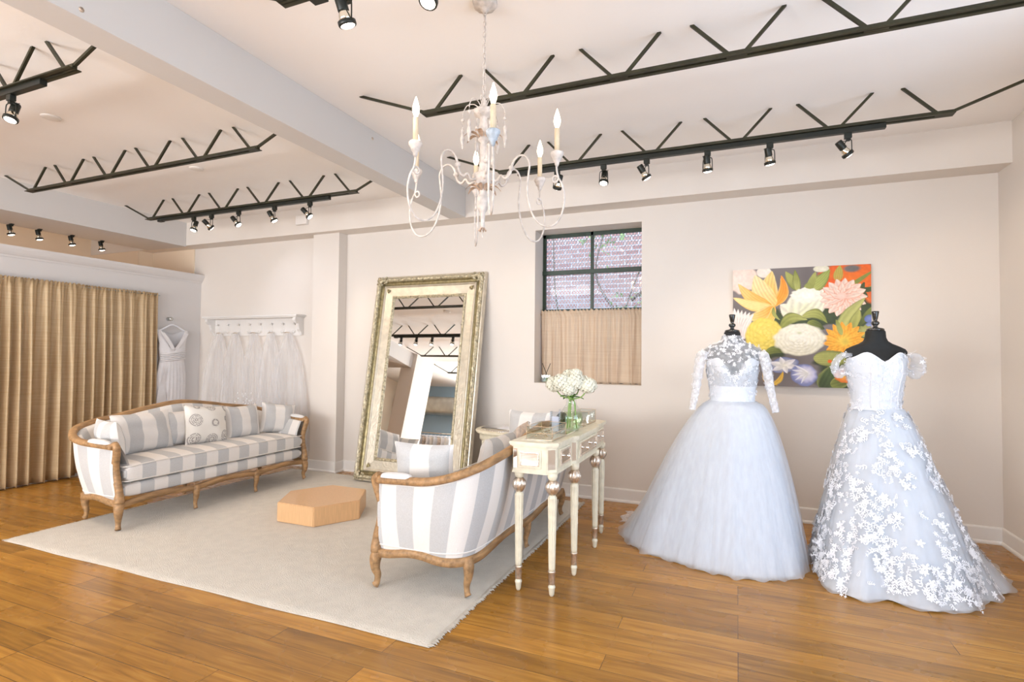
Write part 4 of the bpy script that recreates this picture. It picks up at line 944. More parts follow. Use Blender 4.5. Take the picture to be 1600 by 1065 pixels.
# ------------------------------------------------------------------ painting (flat canvas, pigments as vertex colours)
def paint_canvas(n=300):
    yy, xx = np.mgrid[0:n, 0:n]; U = xx/(n-1); V = yy/(n-1)           # V down
    rs = np.random.RandomState(4)
    def sm(k):
        g = rs.rand(k+2, k+2); fx = U*k; fy = V*k; ix = fx.astype(int); iy = fy.astype(int); tx = fx-ix; ty = fy-iy; tx = tx*tx*(3-2*tx); ty = ty*ty*(3-2*ty)
        return (g[iy, ix]*(1-tx)+g[iy, ix+1]*tx)*(1-ty)+(g[iy+1, ix]*(1-tx)+g[iy+1, ix+1]*tx)*ty
    N1, N2, N3 = sm(9), sm(28), sm(70)
    C = np.zeros((n, n, 3)); C[:] = (.235, .205, .20); C *= (.85+.3*N1)[..., None]
    def put(mask, col): 
        m_ = np.clip(mask, 0, 1)[..., None]; C[:] = C*(1-m_)+np.asarray(col)*m_
    def lerp(a, b_, t_): return np.asarray(a)*(1-t_[..., None])+np.asarray(b_)*t_[..., None]
    def petal(x0, y0, x1, y1, w_, ca, cb, edge=None, stripes=5, bend=0.0, pw=.7):
        """petal from base (x0,y0) to tip, colours base->tip, thin veins along its length"""
        dx_, dy_ = x1-x0, y1-y0; L = math.hypot(dx_, dy_); a = ((U-x0)*dx_+(V-y0)*dy_)/L/L; b_ = ((V-y0)*dx_-(U-x0)*dy_)/L
        b_ = b_-bend*np.sin(PI*np.clip(a, 0, 1)); ww = w_*np.clip(np.sin(PI*np.clip(a, 0, 1)**pw), 0, 1)**.75*(1+.10*(N2-.5)); q = np.abs(b_)/np.maximum(ww, 1e-5)
        m_ = np.where((a > 0) & (a < 1), np.clip((1-q)*9, 0, 1), 0)
        t_ = np.clip(a+.25*(N2-.5), 0, 1); col = lerp(ca, cb, t_)
        if edge is not None: col = lerp(col, edge, np.clip((q-.55)*2.2, 0, 1)*.8) if False else col*(1-(np.clip((q-.6)*2.2, 0, 1)*.75)[..., None])+np.asarray(edge)*(np.clip((q-.6)*2.2, 0, 1)*.75)[..., None]
        v = .5+.5*np.sin(b_/max(w_, 1e-4)*stripes*PI); col = col*(.86+.20*v+.08*(N3-.5))[..., None]
        put(m_, 0); C[:] = C+col*m_[..., None]
    def blob(x, y, rx, ry, c0, c1, rot=0, ruff=0, fr=9, edge=.12):
        dx_, dy_ = U-x, V-y; c_, s_ = math.cos(rot), math.sin(rot); a = (dx_*c_+dy_*s_)/rx; b_ = (-dx_*s_+dy_*c_)/ry
        th = np.arctan2(b_, a); r_ = np.sqrt(a*a+b_*b_)*(1+ruff*np.sin(th*fr)+.08*(N2-.5)); m_ = np.clip((1-r_)/edge, 0, 1)
        col = lerp(c0, c1, np.clip(r_, 0, 1)); col = col*(.93+.14*N3)[..., None]; put(m_, 0); C[:] = C+col*m_[..., None]; return r_, th, m_
    def rosette(x, y, rx, ry, rings, c0, c1, shade, tilt=0):
        blob(x, y, rx, ry, c1, c1, ruff=.03, fr=11)
        for i in range(rings):
            f_ = 1-i/rings; n_ = max(4, int(11*f_)+3)
            for k in range(n_):
                an = 2*PI*(k+.5*(i % 2))/n_+.3*i; bx, by = x+math.cos(an)*rx*f_*.60, y+math.sin(an)*ry*f_*.60
                blob(bx, by+.004, rx*.42*f_+.004, ry*.40*f_+.004, shade, shade, rot=an+PI/2, edge=.5); blob(bx, by, rx*.40*f_+.004, ry*.38*f_+.004, c0, c1, rot=an+PI/2, edge=.25)
    gr, gd, gl = (.30, .33, .08), (.07, .10, .035), (.52, .52, .18)
    OR, YE, WH, PK = (.86, .19, .02), (.88, .62, .16), (.90, .84, .72), (.90, .58, .48)
    # upper left pale bloom, orange poppies right
    blob(.06, .07, .13, .14, (.92, .78, .70), (.90, .70, .60), ruff=.08, fr=7); blob(.24, .03, .06, .05, (.92, .85, .78), (.9, .8, .7))
    blob(.86, .12, .23, .18, (.88, .24, .03), (.80, .15, .02), ruff=.05, fr=5); blob(.74, .20, .12, .10, (.86, .22, .03), (.80, .13, .02)); blob(.97, .28, .08, .08, (.80, .22, .05), (.7, .14, .03))
    blob(.87, .03, .07, .035, (.22, .20, .19), (.22, .20, .19), edge=.4)
    # background dark foliage
    for x, y, rx, ry in ((.30, .42, .12, .08), (.68, .42, .13, .08), (.92, .36, .10, .10), (.95, .50, .10, .10), (.30, .70, .12, .07), (.75, .78, .16, .08), (.80, .92, .20, .14), (.95, .62, .1, .1), (.50, .44, .1, .08)): blob(x, y, rx, ry, (.09, .12, .05), (.05, .07, .03), ruff=.12, fr=6, edge=.25)
    # buds and leaves above
    petal(.50, .19, .40, .03, .045, gr, gl, gd, 9); petal(.49, .20, .47, .02, .03, gl, gr, gd, 5); petal(.54, .20, .72, .03, .060, gl, (.40, .47, .12), gd, 8, .02); petal(.56, .22, .62, .04, .03, gr, gl, None)
    blob(.66, .02, .06, .03, WH, (.8, .78, .6)); petal(.77, .13, .79, .0, .035, (.62, .42, .10), (.55, .50, .12), None); petal(.85, .18, 1.02, .05, .018, gr, gr, None); petal(.83, .30, 1.02, .17, .02, gl, gr, None)
    for k in range(7): petal(.93, .21, .93+.09*math.cos(k), .21+.07*math.sin(k), .018, gd, (.10, .13, .05), None)
    # parrot tulip
    T0, T1, T2 = (.92, .42, .06), (.94, .72, .30), (.95, .80, .48)
    petal(.31, .33, .30, .02, .075, T0, T1, T2, 6, -.03); petal(.30, .33, .37, .06, .045, T0, (.92, .36, .05), T1, 5, .05); petal(.31, .33, .17, .05, .085, (.93, .62, .22), T2, T1, 7, -.02)
    petal(.30, .34, .04, .12, .055, T0, T1, T0, 6, -.03); petal(.31, .34, .00, .24, .050, T1, (.95, .78, .38), T0, 7, -.02); petal(.32, .33, .10, .42, .060, T0, T1, T2, 6, -.03); petal(.32, .32, .13, .50, .035, (.93, .50, .08), T1, T2, 4, -.06)
    petal(.31, .33, .36, .44, .016, gr, gl, None, 3, .02)
    # left white ruffled bloom
    for k in range(7): petal(.08, .60-.0*k, -.02+.03*k, .32+.01*k, .035, (.84, .72, .68), (.92, .86, .80), (.70, .56, .52), 4, -.02)
    # white tulip centre
    petal(.50, .42, .36, .31, .075, (.75, .74, .50), WH, None, 3); petal(.51, .42, .54, .17, .12, (.80, .78, .55), (.95, .92, .84), (.88, .82, .66), 4); petal(.52, .42, .67, .19, .075, (.78, .78, .52), (.94, .90, .80), None, 4, .03); blob(.55, .24, .12, .065, (.96, .93, .86), (.90, .86, .74), ruff=.05, fr=13)
    # peony with striped petals
    for i, (f_, n_) in enumerate(((1.0, 17), (.75, 13), (.5, 9))):
        for k in range(n_):
            an = 2*PI*k/n_+i*.3; petal(.81, .26, .81+.165*f_*math.cos(an), .26+.155*f_*math.sin(an)*(1 if math.sin(an) < 0 else 1.05), .042*f_+.006, (.90, .52, .42), (.93, .76, .66), (.86, .28, .12), 3)
    blob(.80, .25, .035, .03, (.92, .70, .62), (.90, .6, .5))
    # leaves mid
    petal(.36, .50, .56, .44, .05, gr, gl, gd, 3, -.05); petal(.52, .41, .70, .47, .045, gl, gr, gd, 4, -.05); petal(.56, .46, .68, .52, .04, gr, gd, None); petal(.77, .56, .96, .27, .05, gl, (.55, .55, .22), gd, 2, -.02); petal(.87, .56, .92, .36, .045, (.38, .38, .10), gl, gd, 2); petal(1.02, .34, .90, .52, .025, gr, gd, None)
    blob(.99, .44, .04, .035, (.26, .32, .62), (.15, .20, .42)); blob(.985, .50, .03, .03, (.40, .46, .72), (.2, .25, .5)); blob(.96, .54, .05, .05, (.50, .50, .22), (.35, .36, .12), ruff=.1)
    # yellow rose, big white rose
    rosette(.24, .57, .145, .155, 5, (.90, .74, .22), (.82, .66, .14), (.62, .44, .06)); blob(.22, .60, .05, .05, (.88, .72, .18), (.80, .60, .10), edge=.6)
    petal(.24, .72, .42, .72, .035, gr, gd, None, 4, -.03); blob(.04, .85, .03, .06, (.8, .3, .1), (.9, .5, .35))
    # dahlia
    for i, (f_, n_) in enumerate(((1.0, 15), (.8, 13), (.55, 10))):
        for k in range(n_):
            an = 2*PI*k/n_+i*.22; petal(.815, .62, .815+.155*f_*math.cos(an), .61+.15*f_*math.sin(an), .036, (.93, .66, .12), (.92, .40, .04), (.94, .56, .10), 3)
    petal(.80, .57, .76, .44, .02, gl, gr, None); blob(.82, .62, .03, .03, (.70, .50, .10), (.85, .6, .1))
    rosette(.50, .605, .195, .135, 6, (.95, .92, .84), (.88, .84, .70), (.62, .58, .40)); blob(.49, .575, .075, .045, (.93, .91, .82), (.90, .87, .75), edge=.5); blob(.50, .55, .03, .018, (.68, .68, .45), (.85, .83, .68), edge=.7)
    # leaves lower right, morning glories
    petal(.60, .76, .90, .76, .07, gl, gr, gd, 9); petal(.66, 1.02, .76, .80, .075, gd, (.14, .20, .07), gl, 5); petal(.72, .98, .88, .92, .05, gr, gd, gl, 4); blob(.715, .785, .016, .014, OR, OR)
    blob(.815, .90, .075, .06, (.90, .50, .10), (.84, .20, .03), ruff=.04); blob(.80, .90, .02, .015, (.55, .42, .10), (.8, .5, .1))
    r_, th, m_ = blob(.385, .82, .115, .068, (.93, .90, .80), (.16, .20, .42), rot=-.15, ruff=.05, fr=5, edge=.10)
    for k in range(6): an = 2*PI*k/6+.3; petal(.385, .82, .385+.115*math.cos(an), .82+.07*math.sin(an), .022, (.94, .92, .84), (.80, .78, .86), None, 1)
    blob(.53, .90, .105, .095, (.66, .64, .84), (.20, .24, .48), rot=.5, ruff=.03, fr=5); blob(.55, .89, .085, .075, (.93, .91, .90), (.55, .54, .80), rot=.5, ruff=.05, fr=9, edge=.35)
    for k in range(5): an = 2.0+k*.45; petal(.56, .88, .56+.12*math.cos(an), .88+.1*math.sin(an), .012, (.94, .92, .90), (.80, .80, .90), None, 1)
    petal(.24, .86, .34, .99, .025, (.80, .52, .08), (.70, .42, .06), None, 2, .04); petal(.30, .99, .38, .87, .02, (.82, .56, .12), (.80, .50, .08), None, 2, .02)
    return np.clip(C, .01, 1)**1.15*.93
PC = paint_canvas(); nC = PC.shape[0]
pt = thing('floral_painting', 'square floral canvas with tulips, white rose and blue blossoms on taupe, behind the dress forms', 'painting', (.492, YB, 1.675))
PW, PH_, PD = 1.055, 1.03, .045
me = bpy.data.meshes.new('painted_face'); gx = np.linspace(-PW/2, PW/2, nC); gz = np.linspace(PH_/2, -PH_/2, nC)
vs = np.zeros((nC*nC, 3)); vs[:, 0] = np.tile(gx, nC); vs[:, 2] = np.repeat(gz, nC); vs[:, 1] = -PD
ii = np.arange((nC-1)*(nC-1)); r0 = ii//(nC-1)*nC+ii % (nC-1); fs = np.stack([r0, r0+nC, r0+nC+1, r0+1], 1)
me.from_pydata(vs.tolist(), [], fs.tolist()); ca = me.color_attributes.new('col', 'FLOAT_COLOR', 'POINT')
ca.data.foreach_set('color', np.concatenate([PC.reshape(-1, 3), np.ones((nC*nC, 1))], 1).astype(np.float32).ravel()); me.materials.append(MATS['painted_canvas'])
link(bpy.data.objects.new('painted_face', me), pt)
MB().box(-PW/2, PW/2, -PD+.0005, -.002, -PH_/2, PH_/2).build('canvas_stretcher', 'linen', pt)

# ------------------------------------------------------------------ dress forms and gowns
def ring(cx, cy, z, rx, ry, n=48, k=2.0): return [(cx+math.copysign(abs(math.cos(a))**(2/k), math.cos(a))*rx, cy+math.copysign(abs(math.sin(a))**(2/k), math.sin(a))*ry, z) for a in np.linspace(0, 2*PI, n+1)[:-1]]
def dress_form(label, x, y, yaw, sc=1.0):
    t = thing('dress_form', label, 'dress form', (x, y, 0), yaw)
    rr = [(.92, .13, .10), (.98, .15, .115), (1.07, .128, .098), (1.15, .138, .105), (1.26, .158, .128), (1.33, .166, .128), (1.39, .172, .105), (1.43, .186, .085), (1.452, .192, .066), (1.470, .180, .060), (1.487, .145, .056), (1.505, .100, .054), (1.522, .072, .053), (1.545, .060, .052), (1.585, .057, .050), (1.592, .052, .046)]
    m_ = MB(); G = [ring(0, 0, z, a*sc, b_*sc, 48, 2.0 if z < 1.4 else 2.2) for z, a, b_ in rr]
    m_.grid([[r_[k] for r_ in G] for k in range(48)], closed_u=True); m_.add(G[-1], [tuple(range(48))]); m_.add(G[0], [tuple(range(48))[::-1]])
    m_.build('torso', 'form_black', t)
    MB().lathe([(.051, 1.590), (.052, 1.600), (.045, 1.607), (.020, 1.612), (.014, 1.618), (.012, 1.624), (.020, 1.630), (.025, 1.640), (.022, 1.650), (.012, 1.656), (.011, 1.662), (.014, 1.668), (.021, 1.705), (.023, 1.716), (.020, 1.720), (0, 1.720)], n=28).build('neck_finial', 'finial_black', t)
    MB().lathe([(.014, .04), (.014, .95), (0, .95)], n=16).build('pole', 'chrome', t)
    b_ = MB().lathe([(0, .03), (.16, .03), (.165, .022), (.165, .004), (0, .004)], n=36); b_.build('base_plate', 'black_metal', t)
    return t
F1 = (-.035, 4.27); F2 = (.842, 4.22)
dress_form('black dress form wearing the long-sleeved ball gown, nearest the window', *F1, .12, .98)
dress_form('black dress form with bare shoulders wearing the off-shoulder floral gown', *F2, .28, 1.0)

def hem_fn(points, c):
    A = sorted([(math.atan2(y-c[1], x-c[0]) % (2*PI), math.hypot(x-c[0], y-c[1])) for x, y in points])
    an = np.array([a for a, r_ in A]); rd = np.array([r_ for a, r_ in A]); an = np.concatenate([an-2*PI, an, an+2*PI]); rd = np.concatenate([rd]*3)
    def f_(t_):
        t_ = t_ % (2*PI); return float(np.mean([np.interp(t_+d, an, rd) for d in (-.06, 0, .06)]))
    return f_
def skirt(c, hem, base, waist, zw, p_, fold, nf, seed, m, name, parent, shrink=0.0, z0=0.0, nt=360, nz=44, pt_=4.0, fold2=.0, hemw=.0, wc=(0, 0)):
    rng = np.random.RandomState(seed); ph = rng.rand(8)*6.28; fr_ = [nf, int(nf*1.6), int(nf*3.3), int(nf*.45)]
    G = []
    for i in range(nt):
        th = 2*PI*i/nt; R = hem(th); R0 = min(base(th), R) if base else R; row = []; pe = p_(th) if callable(p_) else p_
        fo = sum(a*math.sin(k*th+ph[j]+.8*math.sin(3*th+ph[j+4])) for j, (k, a) in enumerate(zip(fr_, (1, .6, .35, .7))))
        for j in range(nz+1):
            t_ = j/nz; w_ = waist[0]*waist[1]/math.hypot(waist[1]*math.cos(th), waist[0]*math.sin(th))
            r_ = w_+(R0-w_)*t_**pe+(R-R0)*t_**pt_
            r_ *= 1+fold*fo*t_**.8*(.7+.3*t_); r_ -= shrink*min(1, t_*2.2)
            z = zw+(z0-zw)*t_
            if j == nz: z += hemw*(.5+.5*math.sin(nf*1.3*th+ph[2]))
            row.append((c[0]+wc[0]*(1-t_)+r_*math.cos(th), c[1]+wc[1]*(1-t_)+r_*math.sin(th), max(z, .004)))
        G.append(row)
    o = MB().grid(G, closed_u=True).build(name, m, parent); return o, G
PETAL = [(0, 0), (.25, .30), (.6, .42), (.88, .24), (1.05, 0), (.88, -.24), (.6, -.42), (.25, -.30)]
def flower(mb, p, n_, u, s_, kind, rot, rng, lift=.003):
    """a five-petalled blossom, or a sprig: curved stem with paired pointed leaves"""
    v = n_.cross(u); rr = math.cos(rot), math.sin(rot); U_ = u*rr[0]+v*rr[1]; V_ = v*rr[0]-u*rr[1]
    def pet(o, a, L, W_2):
        du = U_*math.cos(a)+V_*math.sin(a); dv = V_*math.cos(a)-U_*math.sin(a)
        mb.add([o+n_*(lift+.002*x_)+du*L*x_+dv*W_2*y_ for x_, y_ in PETAL], [tuple(range(8))], True)
    if kind == 'flower':
        for q in range(5): pet(p, 2*PI*q/5, s_*(.85+.3*rng.rand()), s_*.62)
    else:
        c_ = .5*(rng.rand()-.5); o = p.copy()
        for q in range(4):
            a = c_*q; o2 = p+(U_*math.cos(a)+V_*math.sin(a))*s_*.62*q; L = s_*(.95-.12*q)
            pet(o2, a+.75, L, L*.46); pet(o2, a-.75, L, L*.46)
        pet(o2, a, s_*.7, s_*.3)
def applique(G, parent, name, m, count, size, wfun, seed, lift=.004, closed=True):
    rng = np.random.RandomState(seed); nu, nv = len(G), len(G[0]); mb = MB(); made = 0; tries = 0
    while made < count and tries < count*40:
        tries += 1; i = rng.randint(nu); j = rng.randint(1, nv-2); t_ = j/(nv-1); th = 2*PI*i/nu
        if rng.rand() > wfun(th, t_): continue
        p = Vector(G[i][j]); du = Vector(G[(i+1) % nu if closed else min(i+1, nu-1)][j])-Vector(G[i-1 if (closed or i > 0) else 0][j]); dv = Vector(G[i][j+1])-Vector(G[i][j-1])
        if du.length < 1e-6 or dv.length < 1e-6: continue
        du.normalize(); nn = dv.cross(du).normalized()
        cen = Vector(G[(i+nu//2) % nu][j]) if closed else p-nn
        if nn.dot(p-cen) < 0: nn = -nn
        u = (du-nn*du.dot(nn)).normalized(); s_ = size*(.55+.9*rng.rand())
        flower(mb, p, nn, u, s_, 'flower' if rng.rand() < .35 else 'leaf', rng.rand()*6.28, rng, lift); made += 1
    o = mb.build(name, m, parent); o['kind'] = 'stuff'; return o
# ---- gown 1: tulle ball gown
g1 = thing('ball_gown', 'white tulle ball gown with long lace sleeves and high lace neckline', 'wedding dress', (0, 0, 0))
h1 = [(-.92, 4.34), (-.80, 4.18), (-.69, 4.02), (-.60, 3.94), (-.41, 3.86), (-.24, 3.79), (-.14, 3.76), (0, 3.74), (.06, 3.73), (.17, 3.77), (.28, 3.83), (.36, 3.89), (.42, 3.98), (.43, 4.15), (.43, 4.35), (.42, 4.6), (.32, 4.85), (.0, 5.0), (-.4, 4.98), (-.72, 4.80), (-.86, 4.62), (-.84, 4.48)]
H1 = hem_fn(h1, F1); B1_ = lambda th: .52+.24*max(0, math.cos(th-PI))**1.2
P1_ = lambda th: .50+.22*max(0, math.cos(th-PI))
skirt(F1, H1, B1_, (.155, .12), 1.085, P1_, .012, 17, 1, 'tulle_inner', 'inner_skirt', g1, shrink=.05, z0=.012, pt_=6)
skirt(F1, H1, B1_, (.158, .122), 1.09, P1_, .012, 17, 1, 'tulle_outer', 'tulle_layer', g1, shrink=.026, z0=.006, pt_=6)
skirt(F1, H1, B1_, (.160, .124), 1.093, P1_, .018, 17, 1, 'tulle_outer', 'tulle_layer', g1, shrink=.0, z0=.004, pt_=6, hemw=.02)
skirt(F1, H1, B1_, (.150, .115), 1.08, P1_, .006, 12, 4, 'satin_lining', 'lining', g1, shrink=.085, z0=.02, pt_=6)
# scalloped lace end of the train, lying behind at the left
lt = MB().grid([[(-.93+.30*i/10+.02*math.sin(j), 4.62+.34*j/10-.05*i/10, .010+.05*abs(math.sin(i*.9+j*.6))*(i/10)) for j in range(11)] for i in range(11)])
lt.build('train_edge', 'lace_sleeve', g1)
def loft(c, rings, yaw, n=56):
    cy_, sy_ = math.cos(yaw), math.sin(yaw); G = []
    for k in range(n):
        a = 2*PI*k/n; row = []
        for rg_ in rings:
            z, rx, ry = rg_[:3]; dz_ = rg_[3](a) if len(rg_) > 3 and rg_[3] else 0; x = rx*math.cos(a); y = ry*math.sin(a)
            bust = 0
            if 1.20 < z < 1.40 and math.sin(a) < 0: bust = .022*math.exp(-((z-1.315)/.05)**2)*(math.exp(-((abs(x)-.075)/.045)**2))
            y -= bust; row.append((c[0]+x*cy_-y*sy_, c[1]+x*sy_+y*cy_, z+dz_))
        G.append(row)
    return G
sweet = lambda a: 0.0
zz1 = [1.075, 1.09, 1.12, 1.16, 1.20, 1.24, 1.28, 1.32, 1.35, 1.375]
rx1 = [.160, .152, .152, .155, .160, .165, .170, .174, .177, .180]; ry1 = [.124, .112, .112, .115, .120, .127, .134, .134, .130, .124]
def vneck(a):   # bodice edge dips into a deep V at the centre front
    f_ = -math.sin(a); x = math.cos(a); return (-.13*math.exp(-(x/.28)**2)+.03*math.exp(-((abs(x)-.62)/.25)**2)) if f_ > 0 else -.02
Gb = loft(F1, [(z, a, b_, (lambda aa, q=max(0, (i-6)/3): vneck(aa)*q)) for i, (z, a, b_) in enumerate(zip(zz1, rx1, ry1))], .12)
bo = MB().grid(Gb, closed_u=True).build('bodice', 'satin_lining', g1)
Gy = loft(F1, [(1.20, .163, .124), (1.28, .172, .137), (1.34, .176, .134), (1.39, .180, .115), (1.43, .192, .095), (1.455, .198, .078), (1.475, .186, .068), (1.492, .150, .062), (1.510, .103, .060), (1.527, .076, .060), (1.545, .066, .058), (1.565, .064, .056)], .12)
MB().grid(Gy, closed_u=True).build('illusion_yoke', 'illusion_net', g1)
Gyf = [[Gy[i][j] for j in range(len(Gy[0]))] for i in range(len(Gy))]
def dense(G, k=4):   # subdivide along v for scatter
    return [[tuple(np.array(r_[j])*(1-q/k)+np.array(r_[j+1])*(q/k)) for j in range(len(r_)-1) for q in range(k)]+[r_[-1]] for r_ in G]
applique(dense(Gyf), g1, 'lace_yoke_motifs', 'lace_white', 330, .0115, lambda th, t_: 1.0 if t_ > .2 else .5, 5, .003)
applique(dense(Gb, 5), g1, 'lace_bodice_motifs', 'lace_white', 260, .013, lambda th, t_: .25+.9*t_, 6, .003)
for s_ in (-1, 1):
    sh = [(s_*.185, .0, 1.445), (s_*.215, -.005, 1.40), (s_*.232, -.01, 1.32), (s_*.245, -.02, 1.22), (s_*.262, -.035, 1.12), (s_*.280, -.055, 1.02)]
    pts = spline([(F1[0]+x*math.cos(.12)-y*math.sin(.12), F1[1]+x*math.sin(.12)+y*math.cos(.12), z) for x, y, z in sh], 8)
    rr = np.interp(np.linspace(0, 1, len(pts)), [0, .12, .45, .8, 1], [.050, .056, .046, .034, .030])*(1+.05*np.sin(np.arange(len(pts))*1.3))
    so = MB().tube(pts, list(rr), 20, cap=False, sx=1.0, sy=.72).build('sleeve', 'lace_sleeve', g1)
    # lace motifs on sleeve
    GG = []
    for k in range(20): GG.append([so.data.vertices[i*20+k].co[:] for i in range(len(pts))])
    applique(GG, so, 'lace_motifs', 'lace_white', 60, .010, lambda th, t_: 1-.5*t_, 7+s_, .002)
# ---- gown 2: off-shoulder floral gown with train
g2 = thing('floral_gown', 'white off-the-shoulder gown with floral lace skirt and train', 'wedding dress', (0, 0, 0))
h2 = [(.475, 3.98), (.50, 3.78), (.58, 3.73), (.65, 3.70), (.74, 3.715), (.80, 3.76), (.84, 3.71), (.91, 3.69), (1.0, 3.70), (1.12, 3.73), (1.22, 3.80), (1.30, 3.89), (1.36, 3.98), (1.44, 4.05), (1.55, 4.25), (1.60, 4.45), (1.60, 4.64), (1.53, 4.80), (1.30, 4.95), (.95, 4.95), (.62, 4.80), (.49, 4.50), (.475, 4.22)]
H2 = hem_fn(h2, F2); B2_ = lambda th: .44+.10*max(0, math.cos(th))+.06*max(0, math.cos(th+PI/2))
_, Gs = skirt(F2, H2, B2_, (.150, .115), 1.085, .82, .022, 13, 21, 'organza', 'organza_overskirt', g2, z0=.004, pt_=4.5, hemw=.018)
skirt(F2, H2, B2_, (.148, .113), 1.08, .82, .020, 13, 21, 'tulle_inner', 'tulle_underskirt', g2, shrink=.03, z0=.010, pt_=4.5)
skirt(F2, lambda th: min(H2(th), .56)-.02, B2_, (.142, .108), 1.075, .82, .012, 9, 23, 'satin_lining', 'lining', g2, shrink=.06, z0=.03, pt_=4.5)
applique(Gs, g2, 'lace_skirt_motifs', 'lace_white', 2300, .0175, lambda th, t_: (.12+.88*t_**1.5)*(.04+.96*(noise.noise(Vector((math.cos(th)*2.6, math.sin(th)*2.6, t_*5.5))) > -.07)), 31, .006)
zz2 = [1.075, 1.09, 1.12, 1.16, 1.20, 1.25, 1.30, 1.34, 1.375, 1.40]
rx2 = [.155, .146, .147, .151, .156, .163, .171, .177, .181, .184]; ry2 = [.118, .108, .110, .114, .120, .128, .136, .134, .124, .112]
def sw2(a):
    f_ = -math.sin(a); x = math.cos(a); return (.045*math.exp(-((abs(x)-.55)/.30)**2)-.018*math.exp(-(x/.16)**2)) if f_ > 0 else -.03
Gb2 = loft(F2, [(z, a, b_, (lambda aa, q=max(0, (i-5)/4): sw2(aa)*q)) for i, (z, a, b_) in enumerate(zip(zz2, rx2, ry2))], .28)
MB().grid(Gb2, closed_u=True).build('bodice', 'satin_lining', g2)
ed = [Gb2[k][-1] for k in range(len(Gb2))]; MB().tube(ed+[ed[0]], .004, 6, False).build('neckline_piping', 'satin_white', g2)
bn = MB()
for x in (-.085, -.03, .03, .085):
    k = min(range(len(Gb2)), key=lambda q: (abs((Gb2[q][4][0]-F2[0])*math.cos(.28)+(Gb2[q][4][1]-F2[1])*math.sin(.28)-x)+(10 if ((Gb2[q][4][1]-F2[1])*math.cos(.28)-(Gb2[q][4][0]-F2[0])*math.sin(.28)) > 0 else 0)))
    bn.tube([(p[0], p[1]-.002, p[2]) for p in Gb2[k][1:-1]], .0032, 5)
bn.build('boning_channels', 'satin_white', g2)
applique(dense(Gb2, 5), g2, 'lace_bodice_motifs', 'lace_white', 420, .0125, lambda th, t_: .5+.5*t_, 33, .003)
for s_ in (-1, 1):
    loop = [(s_*.172, -.045, 1.425), (s_*.215, -.040, 1.430), (s_*.248, -.020, 1.395), (s_*.255, .0, 1.345), (s_*.235, .01, 1.305), (s_*.205, .01, 1.32), (s_*.18, .03, 1.36)]
    pts = spline([(F2[0]+x*math.cos(.28)-y*math.sin(.28), F2[1]+x*math.sin(.28)+y*math.cos(.28), z) for x, y, z in loop], 7)
    rr = np.interp(np.linspace(0, 1, len(pts)), [0, .2, .5, .8, 1], [.016, .032, .044, .032, .016])*(1+.08*np.sin(np.arange(len(pts))*1.9))
    so = MB().tube(pts, list(rr), 18, cap=False, sx=1.15, sy=.55).build('off_shoulder_sleeve', 'organza', g2)
    GG = [[so.data.vertices[i*18+k].co[:] for i in range(len(pts))] for k in range(18)]
    applique(GG, so, 'lace_motifs', 'lace_white', 34, .011, lambda th, t_: 1, 61+s_, .002)

# ------------------------------------------------------------------ sheath dress hanging on the partition
hk = thing('wall_hook', 'metal knob hook on the left wall holding the sleeveless dress', 'wall hook', (XL, 4.82, 1.845))
MB().lathe([(.022, 0), (.024, .004), (.012, .010), (.008, .03), (.010, .045), (.024, .052), (.028, .062), (.022, .072), (0, .076)], axis=(1, 0, 0), n=20).build('knob', 'steel_galvanised', hk)
hy_ = 4.85; hxw = XL+.055
hg = thing('padded_hanger', 'white hanger carrying the sleeveless dress beside the gold curtain', 'hanger', (hxw, hy_, 1.73))
MB().tube(spline([(0, -.20, -.055), (0, -.13, -.02), (0, -.05, .025), (0, 0, .036), (0, .05, .025), (0, .13, -.02), (0, .20, -.055)], 6), .012, 8).build('shoulder_bar', 'satin_white', hg)
MB().tube(spline([(0, 0, .036), (0, 0, .075), (0, .016, .10), (0, .0, .125), (0, -.03, .115)], 6), .002, 6).build('hook', 'steel_galvanised', hg)
sd = thing('sheath_dress', 'white sleeveless V-neck draped dress hanging on the left wall', 'wedding dress', (hxw, hy_, 0))
G = []; nt = 72
for k in range(nt):
    a = 2*PI*k/nt; row = []
    for z, ry_, rx_, off in ((1.70, .205, .022, 0), (1.66, .212, .030, 0), (1.60, .198, .038, 0), (1.52, .178, .045, 0), (1.45, .180, .050, 0), (1.38, .172, .048, 0), (1.32, .165, .045, 0), (1.25, .175, .045, 0), (1.12, .200, .048, -.005), (.95, .208, .050, -.01), (.75, .212, .050, -.02), (.5, .225, .05, -.035), (.25, .26, .05, -.06), (.06, .30, .05, -.08)):
        c_, s_ = math.cos(a), math.sin(a); front = c_ > 0; zz_ = z
        if z > 1.33:
            yv = s_*ry_; 
            if z == 1.70: zz_ = 1.70-(.26 if front else .05)*max(0, 1-(abs(yv)/(.165))**1.3)
            elif z > 1.41: zz_ = z-((1.70-(.26 if front else .05)*max(0, 1-(abs(yv)/.165)**1.3))*0+0) if False else min(z, 1.70-(.26 if front else .05)*max(0, 1-(abs(yv)/(.165))**1.3)-.004*(1.7-z)*20)
        fold_ = .006*math.sin(s_*26+z*3)*(1 if z < 1.25 else 0)+(.004*math.sin(z*170+s_*6) if 1.27 < z < 1.41 else 0)
        row.append((c_*(rx_+fold_), off+s_*ry_, zz_))
    G.append(row)
MB().grid(G, closed_u=True).build('dress_body', 'crepe_white', sd)
w_ = MB()
for q in range(5): w_.tube([(.052*math.cos(a)+.004, math.sin(a)*.172, 1.31+q*.022+.018*math.sin(a)) for a in np.linspace(-1.35, 1.35, 14)], .011, 6)
w_.build('draped_waistband', 'crepe_white', sd)
dr = MB()
for s_ in (-1, 1):
    dr.grid([[(.046+.012*math.sin(u*PI), s_*(.165-.165*u)*(1)+s_*w2*.028, 1.66-.24*u-.0*w2) for w2 in (-1, -.3, .4, 1)] for u in np.linspace(0, 1, 10)])
